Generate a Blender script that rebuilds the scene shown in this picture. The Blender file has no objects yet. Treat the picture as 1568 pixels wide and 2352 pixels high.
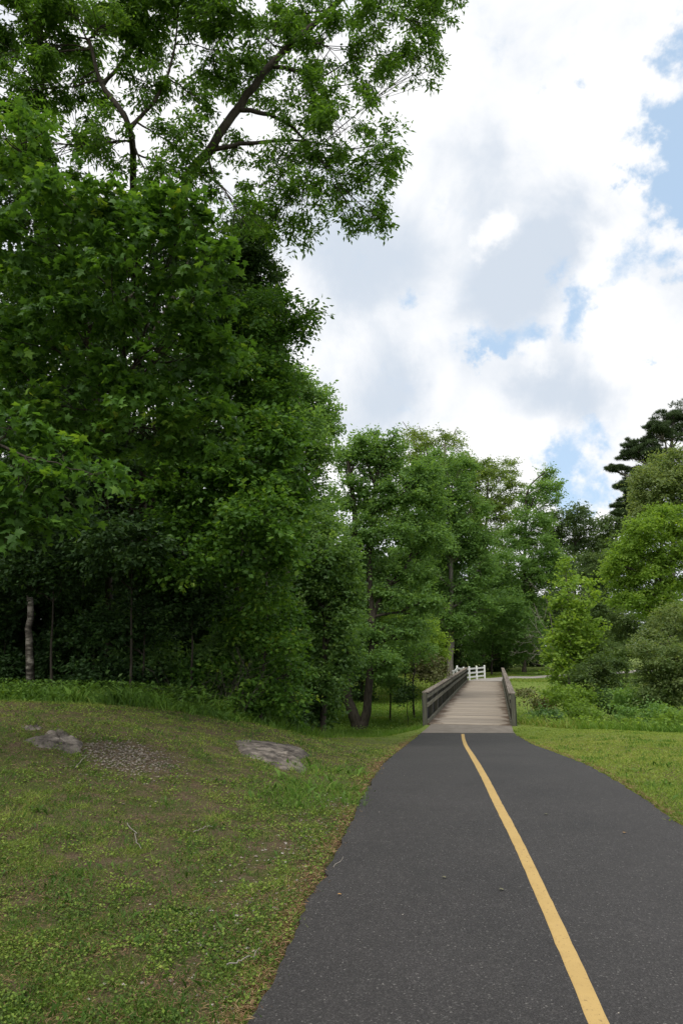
import bpy, math, random
import numpy as np
from mathutils import Vector
rng = np.random.default_rng(7); random.seed(7)
S = bpy.context.scene; COL = S.collection
# ------------------------------------------------------------------ camera
F = 1600.0; PITCH = math.atan((1493-1176)/F); CP, SP = math.cos(PITCH), math.sin(PITCH); CAMZ = 1.65
cam = bpy.data.cameras.new('camera'); camo = bpy.data.objects.new('camera', cam); COL.objects.link(camo)
cam.sensor_fit = 'VERTICAL'; cam.sensor_height = 36; cam.lens = 36*F/2352; cam.clip_end = 3000; cam.clip_start = .05
camo.location = (0, 0, CAMZ); camo.rotation_euler = (math.pi/2+PITCH, 0, 0); S.camera = camo

def ray(px, py):
    u = (px-784)/F; v = (py-1176)/F; Y = CP+v*SP
    return u/Y, (SP-v*CP)/Y
def P(px, py, Y):
    a, b = ray(px, py); return np.array([a*Y, Y, CAMZ+b*Y])
def direc(px, py):
    a, b = ray(px, py); v = np.array([a, 1, b]); return v/np.linalg.norm(v)
# ------------------------------------------------------------------ light, sky, exposure
SUN_EL, SUN_AZ = 60, 205          # azimuth clockwise from +Y (ahead), to the right
sun = bpy.data.lights.new('sun', 'SUN'); sun.energy = 2.0; sun.angle = math.radians(24); sun.color = (1, .95, .87)
suno = bpy.data.objects.new('sun', sun); COL.objects.link(suno)
sd = Vector((math.sin(math.radians(SUN_AZ))*math.cos(math.radians(SUN_EL)), math.cos(math.radians(SUN_AZ))*math.cos(math.radians(SUN_EL)), math.sin(math.radians(SUN_EL))))
suno.rotation_euler = sd.to_track_quat('Z', 'Y').to_euler()
W = bpy.data.worlds.new('World'); S.world = W; W.use_nodes = True
nt = W.node_tree; N = nt.nodes; Lk = nt.links; N.clear()
def nd(tree, t, **k):
    n = tree.nodes.new(t)
    for a, b in k.items(): setattr(n, a, b)
    return n
def math_(tree, op, a, b=None, clamp=False):
    n = tree.nodes.new('ShaderNodeMath'); n.operation = op; n.use_clamp = clamp
    for i, x in enumerate((a, b)):
        if x is None: continue
        if isinstance(x, (int, float)): n.inputs[i].default_value = x
        else: tree.links.new(x, n.inputs[i])
    return n.outputs[0]
def mapr(tree, x, a, b, c=0, d=1, smooth=True):
    n = tree.nodes.new('ShaderNodeMapRange')
    if smooth: n.interpolation_type = 'SMOOTHSTEP'
    tree.links.new(x, n.inputs['Value'])
    for k, v in zip(('From Min', 'From Max', 'To Min', 'To Max'), (a, b, c, d)): n.inputs[k].default_value = v
    return n.outputs[0]
def mixc(tree, f, a, b):
    n = tree.nodes.new('ShaderNodeMix'); n.data_type = 'RGBA'
    for s, x in ((n.inputs[0], f), (n.inputs[6], a), (n.inputs[7], b)):
        if isinstance(x, (int, float)): s.default_value = x
        elif isinstance(x, tuple): s.default_value = (*x, 1)[:4]
        else: tree.links.new(x, s)
    return n.outputs[2]
out = nd(nt, 'ShaderNodeOutputWorld'); bg = nd(nt, 'ShaderNodeBackground'); bg.inputs[1].default_value = .1
sky = nd(nt, 'ShaderNodeTexSky', sky_type='NISHITA', sun_disc=False, sun_elevation=math.radians(SUN_EL), sun_rotation=math.radians(SUN_AZ))
sky.air_density = 1; sky.dust_density = 1.5; sky.ozone_density = 1
tc = nd(nt, 'ShaderNodeTexCoord'); DIR = tc.outputs['Generated']
# warped direction for ragged edges
nw = nd(nt, 'ShaderNodeTexNoise'); nw.inputs['Scale'].default_value = 9; nw.inputs['Detail'].default_value = 6; nw.inputs['Roughness'].default_value = .62
Lk.new(DIR, nw.inputs['Vector'])
sub = nd(nt, 'ShaderNodeVectorMath', operation='SUBTRACT'); Lk.new(nw.outputs['Color'], sub.inputs[0]); sub.inputs[1].default_value = (.5, .5, .5)
sc_ = nd(nt, 'ShaderNodeVectorMath', operation='SCALE'); Lk.new(sub.outputs[0], sc_.inputs[0]); sc_.inputs['Scale'].default_value = .17
wd = nd(nt, 'ShaderNodeVectorMath', operation='ADD'); Lk.new(DIR, wd.inputs[0]); Lk.new(sc_.outputs[0], wd.inputs[1])
def blobs(lst, src):
    tot = None
    for px, py, r, w in lst:
        d = direc(px, py)
        n = nd(nt, 'ShaderNodeVectorMath', operation='DISTANCE'); Lk.new(src, n.inputs[0]); n.inputs[1].default_value = tuple(d)
        R = r/F
        m = mapr(nt, n.outputs['Value'], 0, R, w, 0)
        tot = m if tot is None else math_(nt, 'ADD', tot, m)
    return tot
blue = blobs([(1570, 420, 120, 1.1), (1555, 300, 75, 1.0), (1590, 520, 80, .9), (1560, 110, 60, .8), (1500, 470, 80, .8), (1460, 430, 50, .6), (1350, 240, 30, .5), (1545, 640, 45, .7),
              (1345, 650, 70, .9), (1340, 735, 70, .9), (1240, 768, 68, .8), (1140, 795, 72, .85), (1065, 802, 60, .6), (1110, 835, 45, .8), (1430, 650, 55, .45), (1490, 840, 30, .7),
              (925, 695, 60, .7), (1490, 560, 80, .8), (1330, 960, 50, .5), (1500, 250, 50, .5), (1340, 1040, 90, .8), (1345, 1130, 85, .9), (1300, 1085, 60, .6), (1400, 1160, 40, .6), (1240, 250, 25, .4),
              (1750, 250, 260, 1.2), (1900, 700, 200, 1)], wd.outputs[0])
nb = nd(nt, 'ShaderNodeTexNoise'); nb.inputs['Scale'].default_value = 3.1; nb.inputs['Detail'].default_value = 7; nb.inputs['Roughness'].default_value = .6
Lk.new(DIR, nb.inputs['Vector'])
# far from the frame the sky stays as broken: noise alone opens gaps in the cloud
gap = mapr(nt, nb.outputs['Fac'], .55, .72, 0, .55)
open_ = math_(nt, 'ADD', blue, gap)
nf = nd(nt, 'ShaderNodeTexNoise'); nf.inputs['Scale'].default_value = 14; nf.inputs['Detail'].default_value = 7; nf.inputs['Roughness'].default_value = .65; Lk.new(DIR, nf.inputs['Vector'])
open_ = math_(nt, 'ADD', open_, mapr(nt, nf.outputs['Fac'], .3, .7, -.28, .28))
clear = mapr(nt, open_, .12, .95, 0, 1)
wds = nd(nt, 'ShaderNodeVectorMath', operation='ADD'); Lk.new(DIR, wds.inputs[0]); _s2 = nd(nt, 'ShaderNodeVectorMath', operation='SCALE'); Lk.new(sub.outputs[0], _s2.inputs[0]); _s2.inputs['Scale'].default_value = .11; Lk.new(_s2.outputs[0], wds.inputs[1])
ng = nd(nt, 'ShaderNodeTexNoise'); ng.inputs['Scale'].default_value = 5.2; ng.inputs['Detail'].default_value = 8; ng.inputs['Roughness'].default_value = .55; ng.inputs['Distortion'].default_value = .3
Lk.new(DIR, ng.inputs['Vector'])
grey = blobs([(1290, 520, 130, .75), (1160, 660, 150, .85), (1230, 600, 120, .5), (1240, 930, 130, .75), (1350, 880, 120, .4), (840, 960, 170, .6), (800, 600, 180, .45), (1010, 400, 200, .3),
              (950, 880, 150, .35), (1200, 120, 220, .22), (900, 560, 150, .3), (1130, 535, 55, -1.1), (1450, 250, 150, -.4), (1450, 760, 130, -.5), (1230, 820, 70, -.6), (1400, 600, 70, -.5), (960, 790, 90, -.4), (1000, 880, 70, -.3), (1250, 1000, 90, -.4), (730, 700, 120, .25), (1380, 930, 120, .35), (1100, 260, 200, .2)], wds.outputs[0])
gv = math_(nt, 'ADD', grey, mapr(nt, ng.outputs['Fac'], .35, .70, -.15, .75))
gshade = mapr(nt, gv, -.1, 1.25, 0, 1)
cloudc = mixc(nt, gshade, (8.4, 8.42, 8.5), (5.3, 5.9, 6.7))
# thin veil over the blue
skyv = mixc(nt, .55, sky.outputs[0], (6.0, 7.9, 10.0))
fin = mixc(nt, clear, cloudc, skyv)
Lk.new(fin, bg.inputs[0]); Lk.new(bg.outputs[0], out.inputs[0])
W.cycles.sampling_method = 'MANUAL'; W.cycles.sample_map_resolution = 512
S.view_settings.view_transform = 'Standard'; S.view_settings.look = 'None'; S.view_settings.gamma = 1; S.view_settings.use_curve_mapping = False
S.view_settings.exposure = 0.35
S.render.engine = 'CYCLES'
cy = S.cycles; cy.max_bounces = 8; cy.diffuse_bounces = 4; cy.glossy_bounces = 2; cy.transmission_bounces = 5; cy.transparent_max_bounces = 4
cy.use_denoising = True; cy.caustics_reflective = False; cy.caustics_refractive = False

# ------------------------------------------------------------------ helpers: materials
def newmat(name):
    m = bpy.data.materials.new(name); m.use_nodes = True; t = m.node_tree; t.nodes.clear()
    o = nd(t, 'ShaderNodeOutputMaterial'); return m, t, o
def bsdf(t, rough=.7, spec=.3):
    b = nd(t, 'ShaderNodeBsdfPrincipled'); b.inputs['Roughness'].default_value = rough
    b.inputs['Specular IOR Level'].default_value = spec; return b
def noise(t, scale, detail=4, rough=.55, vec=None, dist=0):
    n = nd(t, 'ShaderNodeTexNoise'); n.inputs['Scale'].default_value = scale; n.inputs['Detail'].default_value = detail
    n.inputs['Roughness'].default_value = rough; n.inputs['Distortion'].default_value = dist
    if vec is not None: t.links.new(vec, n.inputs['Vector'])
    return n.outputs['Fac']
def ramp(t, x, stops):
    r = nd(t, 'ShaderNodeValToRGB'); t.links.new(x, r.inputs[0]); e = r.color_ramp.elements
    while len(e) < len(stops): e.new(.5)
    for el, (p, c) in zip(e, stops): el.position = p; el.color = (*c, 1)
    return r.outputs[0]
def bump(t, b, h, strength=.4, dist=.02):
    n = nd(t, 'ShaderNodeBump'); n.inputs['Strength'].default_value = strength; n.inputs['Distance'].default_value = dist
    t.links.new(h, n.inputs['Height']); t.links.new(n.outputs[0], b.inputs['Normal'])
def geo(t): return nd(t, 'ShaderNodeNewGeometry').outputs['Position']

def leaf_mat(name, stops, trans=.3, rough=.5, spec=.22, tcol=1.35):
    m, t, o = newmat(name)
    a = nd(t, 'ShaderNodeAttribute'); a.attribute_name = 'tint'
    c = ramp(t, a.outputs['Fac'], stops)
    b = bsdf(t, rough, spec); t.links.new(c, b.inputs['Base Color'])
    tr = nd(t, 'ShaderNodeBsdfTranslucent')
    g = nd(t, 'ShaderNodeMix'); g.data_type = 'RGBA'; g.blend_type = 'MULTIPLY'; g.inputs[0].default_value = 1
    t.links.new(c, g.inputs[6]); g.inputs[7].default_value = (tcol*1.3, tcol*1.25, tcol*.55, 1); t.links.new(g.outputs[2], tr.inputs[0])
    mx = nd(t, 'ShaderNodeMixShader'); mx.inputs[0].default_value = trans
    t.links.new(b.outputs[0], mx.inputs[1]); t.links.new(tr.outputs[0], mx.inputs[2]); t.links.new(mx.outputs[0], o.inputs[0])
    return m
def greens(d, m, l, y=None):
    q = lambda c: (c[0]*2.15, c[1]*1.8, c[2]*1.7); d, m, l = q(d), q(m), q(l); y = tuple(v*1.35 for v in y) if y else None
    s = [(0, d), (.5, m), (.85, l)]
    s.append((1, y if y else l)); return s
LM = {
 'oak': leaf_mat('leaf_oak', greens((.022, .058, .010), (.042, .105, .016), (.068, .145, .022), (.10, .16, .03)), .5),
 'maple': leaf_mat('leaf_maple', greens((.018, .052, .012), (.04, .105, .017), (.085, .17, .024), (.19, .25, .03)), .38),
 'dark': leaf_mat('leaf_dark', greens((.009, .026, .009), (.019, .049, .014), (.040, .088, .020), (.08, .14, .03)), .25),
 'mid': leaf_mat('leaf_mid', greens((.038, .088, .030), (.066, .142, .044), (.094, .185, .054), (.12, .19, .045)), .45),
 'light': leaf_mat('leaf_light', greens((.045, .085, .025), (.085, .145, .038), (.12, .19, .05), (.16, .23, .06)), .45),
 'lime': leaf_mat('leaf_lime', greens((.050, .10, .019), (.083, .163, .028), (.125, .215, .038), (.19, .27, .04)), .45),
 'silver': leaf_mat('leaf_silver', greens((.028, .058, .020), (.055, .10, .034), (.10, .15, .062), (.15, .20, .09)), .42, .5, .25),
 'pine': leaf_mat('leaf_pine', greens((.014, .030, .014), (.028, .055, .022), (.042, .078, .03)), .1),
 'backdark': leaf_mat('leaf_far', greens((.020, .042, .018), (.036, .072, .027), (.055, .098, .036)), .35),
 'redbrush': leaf_mat('leaf_redbrush', greens((.028, .032, .017), (.05, .062, .028), (.065, .10, .034), (.10, .065, .035)), .2),
 'vine': leaf_mat('leaf_vine', greens((.028, .070, .022), (.055, .122, .034), (.092, .175, .05), (.15, .22, .07)), .42, .45, .3),
 'lawn': leaf_mat('grass_lawn', [(0, (.06, .105, .02)), (.35, (.18, .265, .042)), (.7, (.29, .34, .07)), (.86, (.27, .23, .10)), (1, (.34, .26, .14))], .25, .6, .2),
 'lush': leaf_mat('grass_lush', [(0, (.055, .115, .02)), (.5, (.11, .215, .03)), (.85, (.18, .29, .045)), (1, (.28, .31, .08))], .3, .55, .25),
 'straw': leaf_mat('grass_straw', [(0, (.10, .055, .028)), (.45, (.21, .125, .065)), (1, (.32, .23, .13))], .1, .8, .1),
}
def bark(name, c1, c2, scale=6):
    m, t, o = newmat(name); b = bsdf(t, .9, .15); g = geo(t)
    mp = nd(t, 'ShaderNodeMapping'); mp.inputs['Scale'].default_value = (1, 1, .25); t.links.new(g, mp.inputs[0])
    n = noise(t, scale*2, 8, .65, mp.outputs[0]); t.links.new(ramp(t, n, [(.3, c1), (.7, c2)]), b.inputs['Base Color']); bump(t, b, n, .8, .04)
    t.links.new(b.outputs[0], o.inputs[0]); return m
BK = {'grey': bark('bark_grey', (.05, .043, .034), (.16, .145, .12)), 'dark': bark('bark_dark', (.028, .024, .019), (.085, .073, .058)),
      'pine': bark('bark_pine', (.10, .088, .078), (.26, .235, .21)), 'pale': bark('bark_dead', (.16, .14, .12), (.36, .33, .29))}
m, t, o = newmat('bark_patchy'); b = bsdf(t, .85, .2); g = geo(t)
mp = nd(t, 'ShaderNodeMapping'); mp.inputs['Scale'].default_value = (1, 1, 3.2); t.links.new(g, mp.inputs[0])
n = noise(t, 3.0, 5, .7, mp.outputs[0]); t.links.new(ramp(t, n, [(.40, (.03, .027, .022)), (.52, (.10, .09, .075)), (.62, (.30, .28, .24))]), b.inputs['Base Color']); t.links.new(b.outputs[0], o.inputs[0]); BK['patchy'] = m

# ------------------------------------------------------------------ helpers: meshes and objects
def tag(o, label=None, cat=None, group=None, kind=None):
    if label: o['label'] = label
    if cat: o['category'] = cat
    if group: o['group'] = group
    if kind: o['kind'] = kind
    return o
def mesh_np(name, verts, faces_by_n, mat=None, tint=None, smooth=False):
    """faces_by_n: (nf, k) int array, every face with k corners."""
    me = bpy.data.meshes.new(name); fa = np.asarray(faces_by_n, dtype=np.int32); nf, k = fa.shape
    v = np.asarray(verts, dtype=np.float32)
    me.vertices.add(len(v)); me.vertices.foreach_set('co', v.ravel())
    me.loops.add(nf*k); me.loops.foreach_set('vertex_index', fa.ravel())
    me.polygons.add(nf); me.polygons.foreach_set('loop_start', np.arange(0, nf*k, k, dtype=np.int32))
    me.polygons.foreach_set('use_smooth', np.full(nf, smooth))
    if tint is not None:
        a = me.attributes.new('tint', 'FLOAT', 'FACE'); a.data.foreach_set('value', np.asarray(tint, dtype=np.float32))
    me.update(calc_edges=True)
    if mat: me.materials.append(mat)
    return me
def obj(name, me, parent=None, loc=None):
    o = bpy.data.objects.new(name, me); COL.objects.link(o)
    if parent is not None: o.parent = parent
    if loc is not None: o.location = loc
    return o
def empty(name, loc, rz=0):
    o = bpy.data.objects.new(name, None); COL.objects.link(o); o.location = loc; o.rotation_euler = (0, 0, rz); o.empty_display_size = .2; return o
class MB:
    def __init__(s): s.v = []; s.f = []
    def box(s, c, sz, rz=0, taper=0):
        i = len(s.v); x, y, z = sz[0]/2, sz[1]/2, sz[2]/2; ca, sa = math.cos(rz), math.sin(rz)
        for dz in (-z, z):
            for dx, dy in ((-x, -y), (x, -y), (x, y), (-x, y)):
                k = 1-taper if dz > 0 else 1
                s.v.append((c[0]+(dx*ca-dy*sa)*k, c[1]+(dx*sa+dy*ca)*k, c[2]+dz))
        s.f += [(i, i+3, i+2, i+1), (i+4, i+5, i+6, i+7)]+[(i+a, i+(a+1) % 4, i+4+(a+1) % 4, i+4+a) for a in range(4)]
        return s
    def mesh(s, name, mat, bevel=0): 
        me = mesh_np(name, s.v, s.f, mat); return me
def tubes_np(paths, sides=6):
    """paths: list of (points (n,3), radii (n,)) -> verts, quads"""
    V = []; Fq = []; off = 0
    for pts, rad in paths:
        pts = np.asarray(pts, float); n = len(pts)
        tg = np.gradient(pts, axis=0); tg /= np.linalg.norm(tg, axis=1, keepdims=True)+1e-9
        ref = np.array([0.31, .95, .05]) if abs(tg[0][2]) > .5 else np.array([0, 0, 1.])
        a = np.cross(tg, ref); a /= np.linalg.norm(a, axis=1, keepdims=True)+1e-9; b2 = np.cross(tg, a)
        th = np.arange(sides)*2*np.pi/sides
        ring = pts[:, None, :]+np.asarray(rad)[:, None, None]*(np.cos(th)[None, :, None]*a[:, None, :]+np.sin(th)[None, :, None]*b2[:, None, :])
        V.append(ring.reshape(-1, 3))
        i = np.arange(n-1)[:, None]*sides; j = np.arange(sides)[None, :]; j2 = (j+1) % sides
        q = np.stack([i+j, i+j2, i+sides+j2, i+sides+j], -1).reshape(-1, 4)+off; Fq.append(q); off += n*sides
    return np.concatenate(V), np.concatenate(Fq)
def smooth_path(pts, n=12, jit=0.0, r=None):
    pts = np.asarray(pts, float); k = len(pts)
    if k < 3: tt = np.linspace(0, 1, n)[:, None]; q = pts[0]*(1-tt)+pts[-1]*tt
    else:
        q = []; ex = np.vstack([2*pts[0]-pts[1], pts, 2*pts[-1]-pts[-2]])
        for s in np.linspace(0, k-1-1e-6, n):
            i = int(s); u = s-i; p0, p1, p2, p3 = ex[i:i+4]
            q.append(.5*((2*p1)+(-p0+p2)*u+(2*p0-5*p1+4*p2-p3)*u*u+(-p0+3*p1-3*p2+p3)*u**3))
        q = np.array(q)
    if jit:
        w = np.sin(np.linspace(0, np.pi, n))[:, None]; q = q+rng.normal(0, jit, q.shape)*w
    return q
def unit(v): return v/(np.linalg.norm(v, axis=-1, keepdims=True)+1e-9)

MAPLE = np.array([(0, -.05), (.42, .0), (.30, .2), (.62, .46), (.24, .52), (0, 1.0), (-.24, .52), (-.62, .46), (-.30, .2), (-.42, .0)])
def leaf_geo(p, ax, nm, ln, wd, shape):
    """leaves at p, axis ax, normal nm, lengths ln; returns verts, faces (all the same corner count), faces per leaf"""
    n = len(p); nm = unit(nm-ax*np.sum(nm*ax, 1, keepdims=True)); side = np.cross(ax, nm); L = ln[:, None]; Wd = (ln*wd)[:, None]
    if shape == 'rhomb':
        m = p+ax*L*.45+nm*L*.06
        V = np.stack([p, m-side*Wd*.5, p+ax*L-nm*L*.08, m+side*Wd*.5], 1).reshape(-1, 3)
        Fq = np.arange(n*4).reshape(n, 4); return V, Fq, 1
    if shape == 'maple':
        T = MAPLE; c = p+ax*L*.3
        V = [c]
        for x, y in T: V.append(p+ax*L*y+side*L*x-nm*L*(.35*x*x+.12*y*y))
        K = len(T); V = np.stack(V, 1).reshape(-1, 3)
        base = (np.arange(n)*(K+1))[:, None, None]; k = np.arange(K)
        fa = np.stack([np.zeros(K, int), 1+k, 1+(k+1) % K], 1)[None]; return V, (base+fa).reshape(-1, 3), K
    if shape == 'blade':
        V = np.stack([p-side*Wd*.5, p+side*Wd*.5, p+ax*L], 1).reshape(-1, 3); return V, np.arange(n*3).reshape(n, 3), 1
def leaf_mesh(name, p, ax, nm, ln, wd, shape, tint, mat):
    V, Fc, k = leaf_geo(p, ax, nm, ln, wd, shape)
    return mesh_np(name, V, Fc, mat, np.repeat(tint, k))
TOTAL = [0]; COVK = 1.5
def single_leaves(root, bpt, p, ax, nm, l, tt, mat, n):
    d = np.linalg.norm(p-np.array([0, 0, CAMZ]), axis=1)/l; idx = np.argsort(d)
    # only leaves that face the open side and lie inside the picture
    u = p[:, 0]/p[:, 1]; ok = (np.abs(u) < .5); idx = idx[ok[idx]][:n]; T = MAPLE; me = []
    for k in range(6):
        V = [(0, .3, 0)]+[(x, y, -(.35*x*x+.12*y*y)) for x, y in T]; K = len(T)
        me.append(mesh_np('leaf', V, [(0, 1+i, 1+(i+1) % K) for i in range(K)], mat, np.full(K, .15+.13*k)))
    from mathutils import Matrix
    for i in idx:
        a = ax[i]; n_ = unit(nm[i]-a*np.dot(nm[i], a)); sd_ = np.cross(a, n_); L = l[i]; o = obj('leaf', me[int(np.clip((tt[i]-.1)/.13, 0, 5))], root); q = p[i]-bpt
        o.matrix_local = Matrix([(sd_[0]*L, a[0]*L, n_[0]*L, q[0]), (sd_[1]*L, a[1]*L, n_[1]*L, q[1]), (sd_[2]*L, a[2]*L, n_[2]*L, q[2]), (0, 0, 0, 1)])
    keep = np.ones(len(p), bool); keep[idx] = False; return keep
def crown(lobes, ln, wd, shape, cov, mat, droop=.25, spread=.9, core=0.0, spray=14, sprayL=5.5, subk=24, subr=(.22, .40), tilt=.95, tint0=.42, flat=.75, loosef=.28, indiv=None):
    """lobes: (centre, radii(3)). Leaves in sprays in sub-lobes spread over each lobe."""
    PP = []; AX = []; NM = []; TT = []; LN = []; subs = []
    for c, R in lobes:
        R = np.asarray(R, float)
        area = np.pi*R[0]*R[2]; nl = int(COVK*cov*area/(ln*ln*wd*.5)); ns = max(3, nl//spray)
        K = subk
        u = unit(rng.normal(size=(K, 3))); rr = rng.uniform(.35, .98, K)**.7
        sc = c+u*R*rr[:, None]; sr = rng.uniform(subr[0], subr[1], K)
        subs.append((c, sc))
        which = rng.integers(0, K, ns)
        loose = rng.random(ns) < loosef
        w = unit(rng.normal(size=(ns, 3))); w[:, 2] = np.abs(w[:, 2])*.9-.25*rng.random(ns)
        cc = sc[which]+w*R*sr[which][:, None]*(rng.random((ns, 1))**.45)*np.array([1, 1, flat])
        cc[loose] = c+unit(rng.normal(size=(loose.sum(), 3)))*R*rng.uniform(.5, 1.12, (loose.sum(), 1))
        D = unit(.7*unit(w)+.5*u[which]+rng.normal(0, .55, (ns, 3))*np.array([1, 1, .6])-np.array([0, 0, droop]))
        subt = rng.normal(0, .10, K)[which]
        st = rng.normal(0, .06, ns)+subt*.8+rng.normal(0, .05)
        s = np.tile(np.linspace(-.5, .5, spray), (ns, 1))+rng.normal(0, .03, (ns, spray))
        sideD = unit(np.cross(D, np.array([0, 0, 1.])+rng.normal(0, .25, (ns, 3))))
        sg = np.where(np.arange(spray) % 2 == 0, 1, -1)[None, :, None]
        Ls = ln*sprayL*rng.uniform(.6, 1.2, (ns, 1, 1))
        pos = cc[:, None]+D[:, None]*s[..., None]*Ls+sideD[:, None]*sg*ln*.15+rng.normal(0, ln*.35, (ns, spray, 3))
        ax = unit(sideD[:, None]*sg*.9+D[:, None]*.7+rng.normal(0, .3, (ns, spray, 3))-np.array([0, 0, droop]))
        nmv = np.array([0, 0, 1.])+rng.normal(0, tilt, (ns, spray, 3))+.25*D[:, None]
        PP.append(pos.reshape(-1, 3)); AX.append(ax.reshape(-1, 3)); NM.append(nmv.reshape(-1, 3))
        tt = tint0+st[:, None]+rng.normal(0, .13, (ns, spray)); tip = (rng.random((ns, 1)) < .06)*rng.uniform(.1, .4, (ns, 1)); TT.append((tt+tip).ravel())
        LN.append((ln*rng.uniform(.65, 1.25, (ns, spray))).ravel())
    p, ax, nm, tt, l = map(np.concatenate, (PP, AX, NM, TT, LN))
    if indiv:
        kp = single_leaves(indiv[0], indiv[1], p, ax, nm, l, np.clip(tt, 0, 1), mat, 300); p, ax, nm, tt, l = p[kp], ax[kp], nm[kp], tt[kp], l[kp]
    TOTAL[0] += len(p)*(2 if shape == 'rhomb' else 16 if shape == 'maple' else 1)
    return leaf_mesh('crown', p, ax, nm, l, wd, shape, np.clip(tt, 0, 1), mat), subs
def needles(lobes, n_per, mat, ln=.5):
    PP = []; AX = []; TT = []; subs = []
    for c, R in lobes:
        K = 34; u = unit(rng.normal(size=(K, 3))); sc = c+u*np.asarray(R)*rng.uniform(.3, 1, (K, 1)); subs.append((c, sc))
        n = n_per; w = rng.integers(0, K, n); q = unit(rng.normal(size=(n, 3))); q[:, 2] = np.abs(q[:, 2])
        tc_ = sc[w]+q*np.mean(R)*.26*np.array([1.3, 1.3, .5])*rng.random((n, 1))**.4
        k = 12; dirs = unit(rng.normal(size=(n, k, 3))+np.array([0, 0, .7])+q[:, None]*.5)
        PP.append(np.repeat(tc_, k, 0)); AX.append(dirs.reshape(-1, 3)); TT.append(np.repeat(rng.normal(.5, .17, n), k)+rng.normal(0, .08, n*k))
    p, ax, tt = map(np.concatenate, (PP, AX, TT)); TOTAL[0] += len(p)
    return leaf_mesh('crown', p, ax, rng.normal(size=p.shape), ln*rng.uniform(.7, 1.1, len(p)), .13, 'blade', np.clip(tt, 0, 1), mat), subs

# ------------------------------------------------------------------ terrain shape
def sst(a, b, x): t = np.clip((x-a)/(b-a), 0, 1); return t*t*(3-2*t)
PY = np.array([-10, 0, 7, 9, 11.1, 13.6, 18, 22, 24.5, 26, 200.]); PZ = np.array([-.05, -.02, .02, .02, -.07, -.27, -.64, -.88, -.95, -.96, -.96])
def zp(Y): 
    return np.interp(Y, PY, PZ)
_yy = np.linspace(-10, 60, 701); _zz = np.interp(_yy, PY, PZ); _k = np.hanning(25); _k /= _k.sum(); _zz = np.convolve(np.pad(_zz, 12, 'edge'), _k, 'valid')
def zp(Y): return np.interp(Y, _yy, _zz)
EY = np.array([-6, 2, 3.55, 4.86, 6.77, 8.86, 11.1, 13.6, 17.9, 22.5, 26]); EL = np.array([-1.1, -.58, -.40, -.23, .05, .32, .62, .98, 1.62, 2.45, 3.08]); ER = np.array([2.0, 2.5, 2.68, 2.86, 3.17, 3.43, 3.72, 4.08, 4.68, 5.35, 5.98])
def xl(Y): return np.interp(Y, EY, EL)
def xr(Y): return np.interp(Y, EY, ER)
BA = np.array([4.50, 25.6]); BB = np.array([12.25, 61.3]); BD = (BB-BA)/np.linalg.norm(BB-BA); BN = np.array([BD[1], -BD[0]]); BLEN = float(np.linalg.norm(BB-BA))
ZB = -.95
FARC = np.array([(12.1, 60.3), (12.7, 63.0), (14.3, 65.8), (17.2, 68.6), (21, 71.8), (27, 77), (34, 84), (42, 92), (52, 101), (66, 112)])
def dist_far(X, Y):
    d = np.full(np.shape(X), 1e9)
    for a, b2 in zip(FARC[:-1], FARC[1:]):
        e = b2-a; t = np.clip(((X-a[0])*e[0]+(Y-a[1])*e[1])/(e@e), 0, 1); d = np.minimum(d, np.hypot(X-a[0]-t*e[0], Y-a[1]-t*e[1]))
    return d
GX = np.array([-40, -14, -6, -3.5, -1.8, -.6, 1, 2.7, 3.2, 6.0, 8, 12, 20, 40]); GE = np.array([17, 16, 14.6, 14.2, 15, 17, 20.5, 24.2, 26.3, 26.3, 23.6, 22, 20, 19.])
def zt(X, Y):
    X = np.asarray(X, float); Y = np.asarray(Y, float)
    base = zp(Y)
    dl = xl(Y)-X; A = np.interp(Y, [0, 3, 8, 12, 14.5, 18, 22], [.05, .15, .48, .86, .86, .5, 0])
    kn = A*sst(0, 5.0, dl)*1.05
    # to the left the knoll's top stays level into the wood
    keep = sst(-2.5, -6.5, X) if False else sst(2.5, 6.5, -X)
    A2 = np.interp(Y, [0, 3, 8, 12, 30, 60], [.05, .15, .48, .88, 1.1, 1.0]); kn = kn*(1-keep)+keep*A2*sst(0, 5, dl)*1.05+keep*(-.3-base)*sst(12, 16, Y)*.9
    dr = X-xr(Y); lawn = .10*sst(0, 3, dr)*sst(3, 8, Y)*(1-sst(20, 26, Y))
    e = np.interp(X, GX, GE); dep = np.interp(X, [-14, -7, -4, -1, 3, 40], [.25, .5, 1.0, 1.45, 1.5, 1.5])
    far = np.interp(X, [-20, 0, 8, 13, 22, 40], [56, 56, 57, 50, 52, 56.])
    v = sst(0, 6.5, Y-e)*(1-sst(0, 9, Y-far))
    z = base+kn+lawn-dep*v
    z = z+.05*np.sin(X*.9+Y*.35)*np.cos(Y*.7-X*.3)*sst(.3, 2, np.maximum(dl, dr))*sst(4, 9, Y)
    z = z+np.where(Y > 70, (Y-70)*.006, 0)
    # edges just under the pavement
    onp = (dl < .03) & (dr < .03) & (Y < 27)
    z = z-np.where(onp, .03, 0)
    return z-np.where((dist_far(X, Y) < 1.5), .03, 0) if np.any(Y > 55) else z

def hit(px, py):
    lo, hi = 2., 60.; a, b_ = ray(px, py)
    for _ in range(45):
        md = (lo+hi)/2
        if CAMZ+b_*md > float(zt(a*md, md)): lo = md
        else: hi = md
    return np.array([a*lo, lo])
SC = hit(285, 1738); SCW = (hit(430, 1738)-hit(140, 1738))[0]/2; SCD = (hit(285, 1692)-hit(285, 1785))[1]/2
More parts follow.
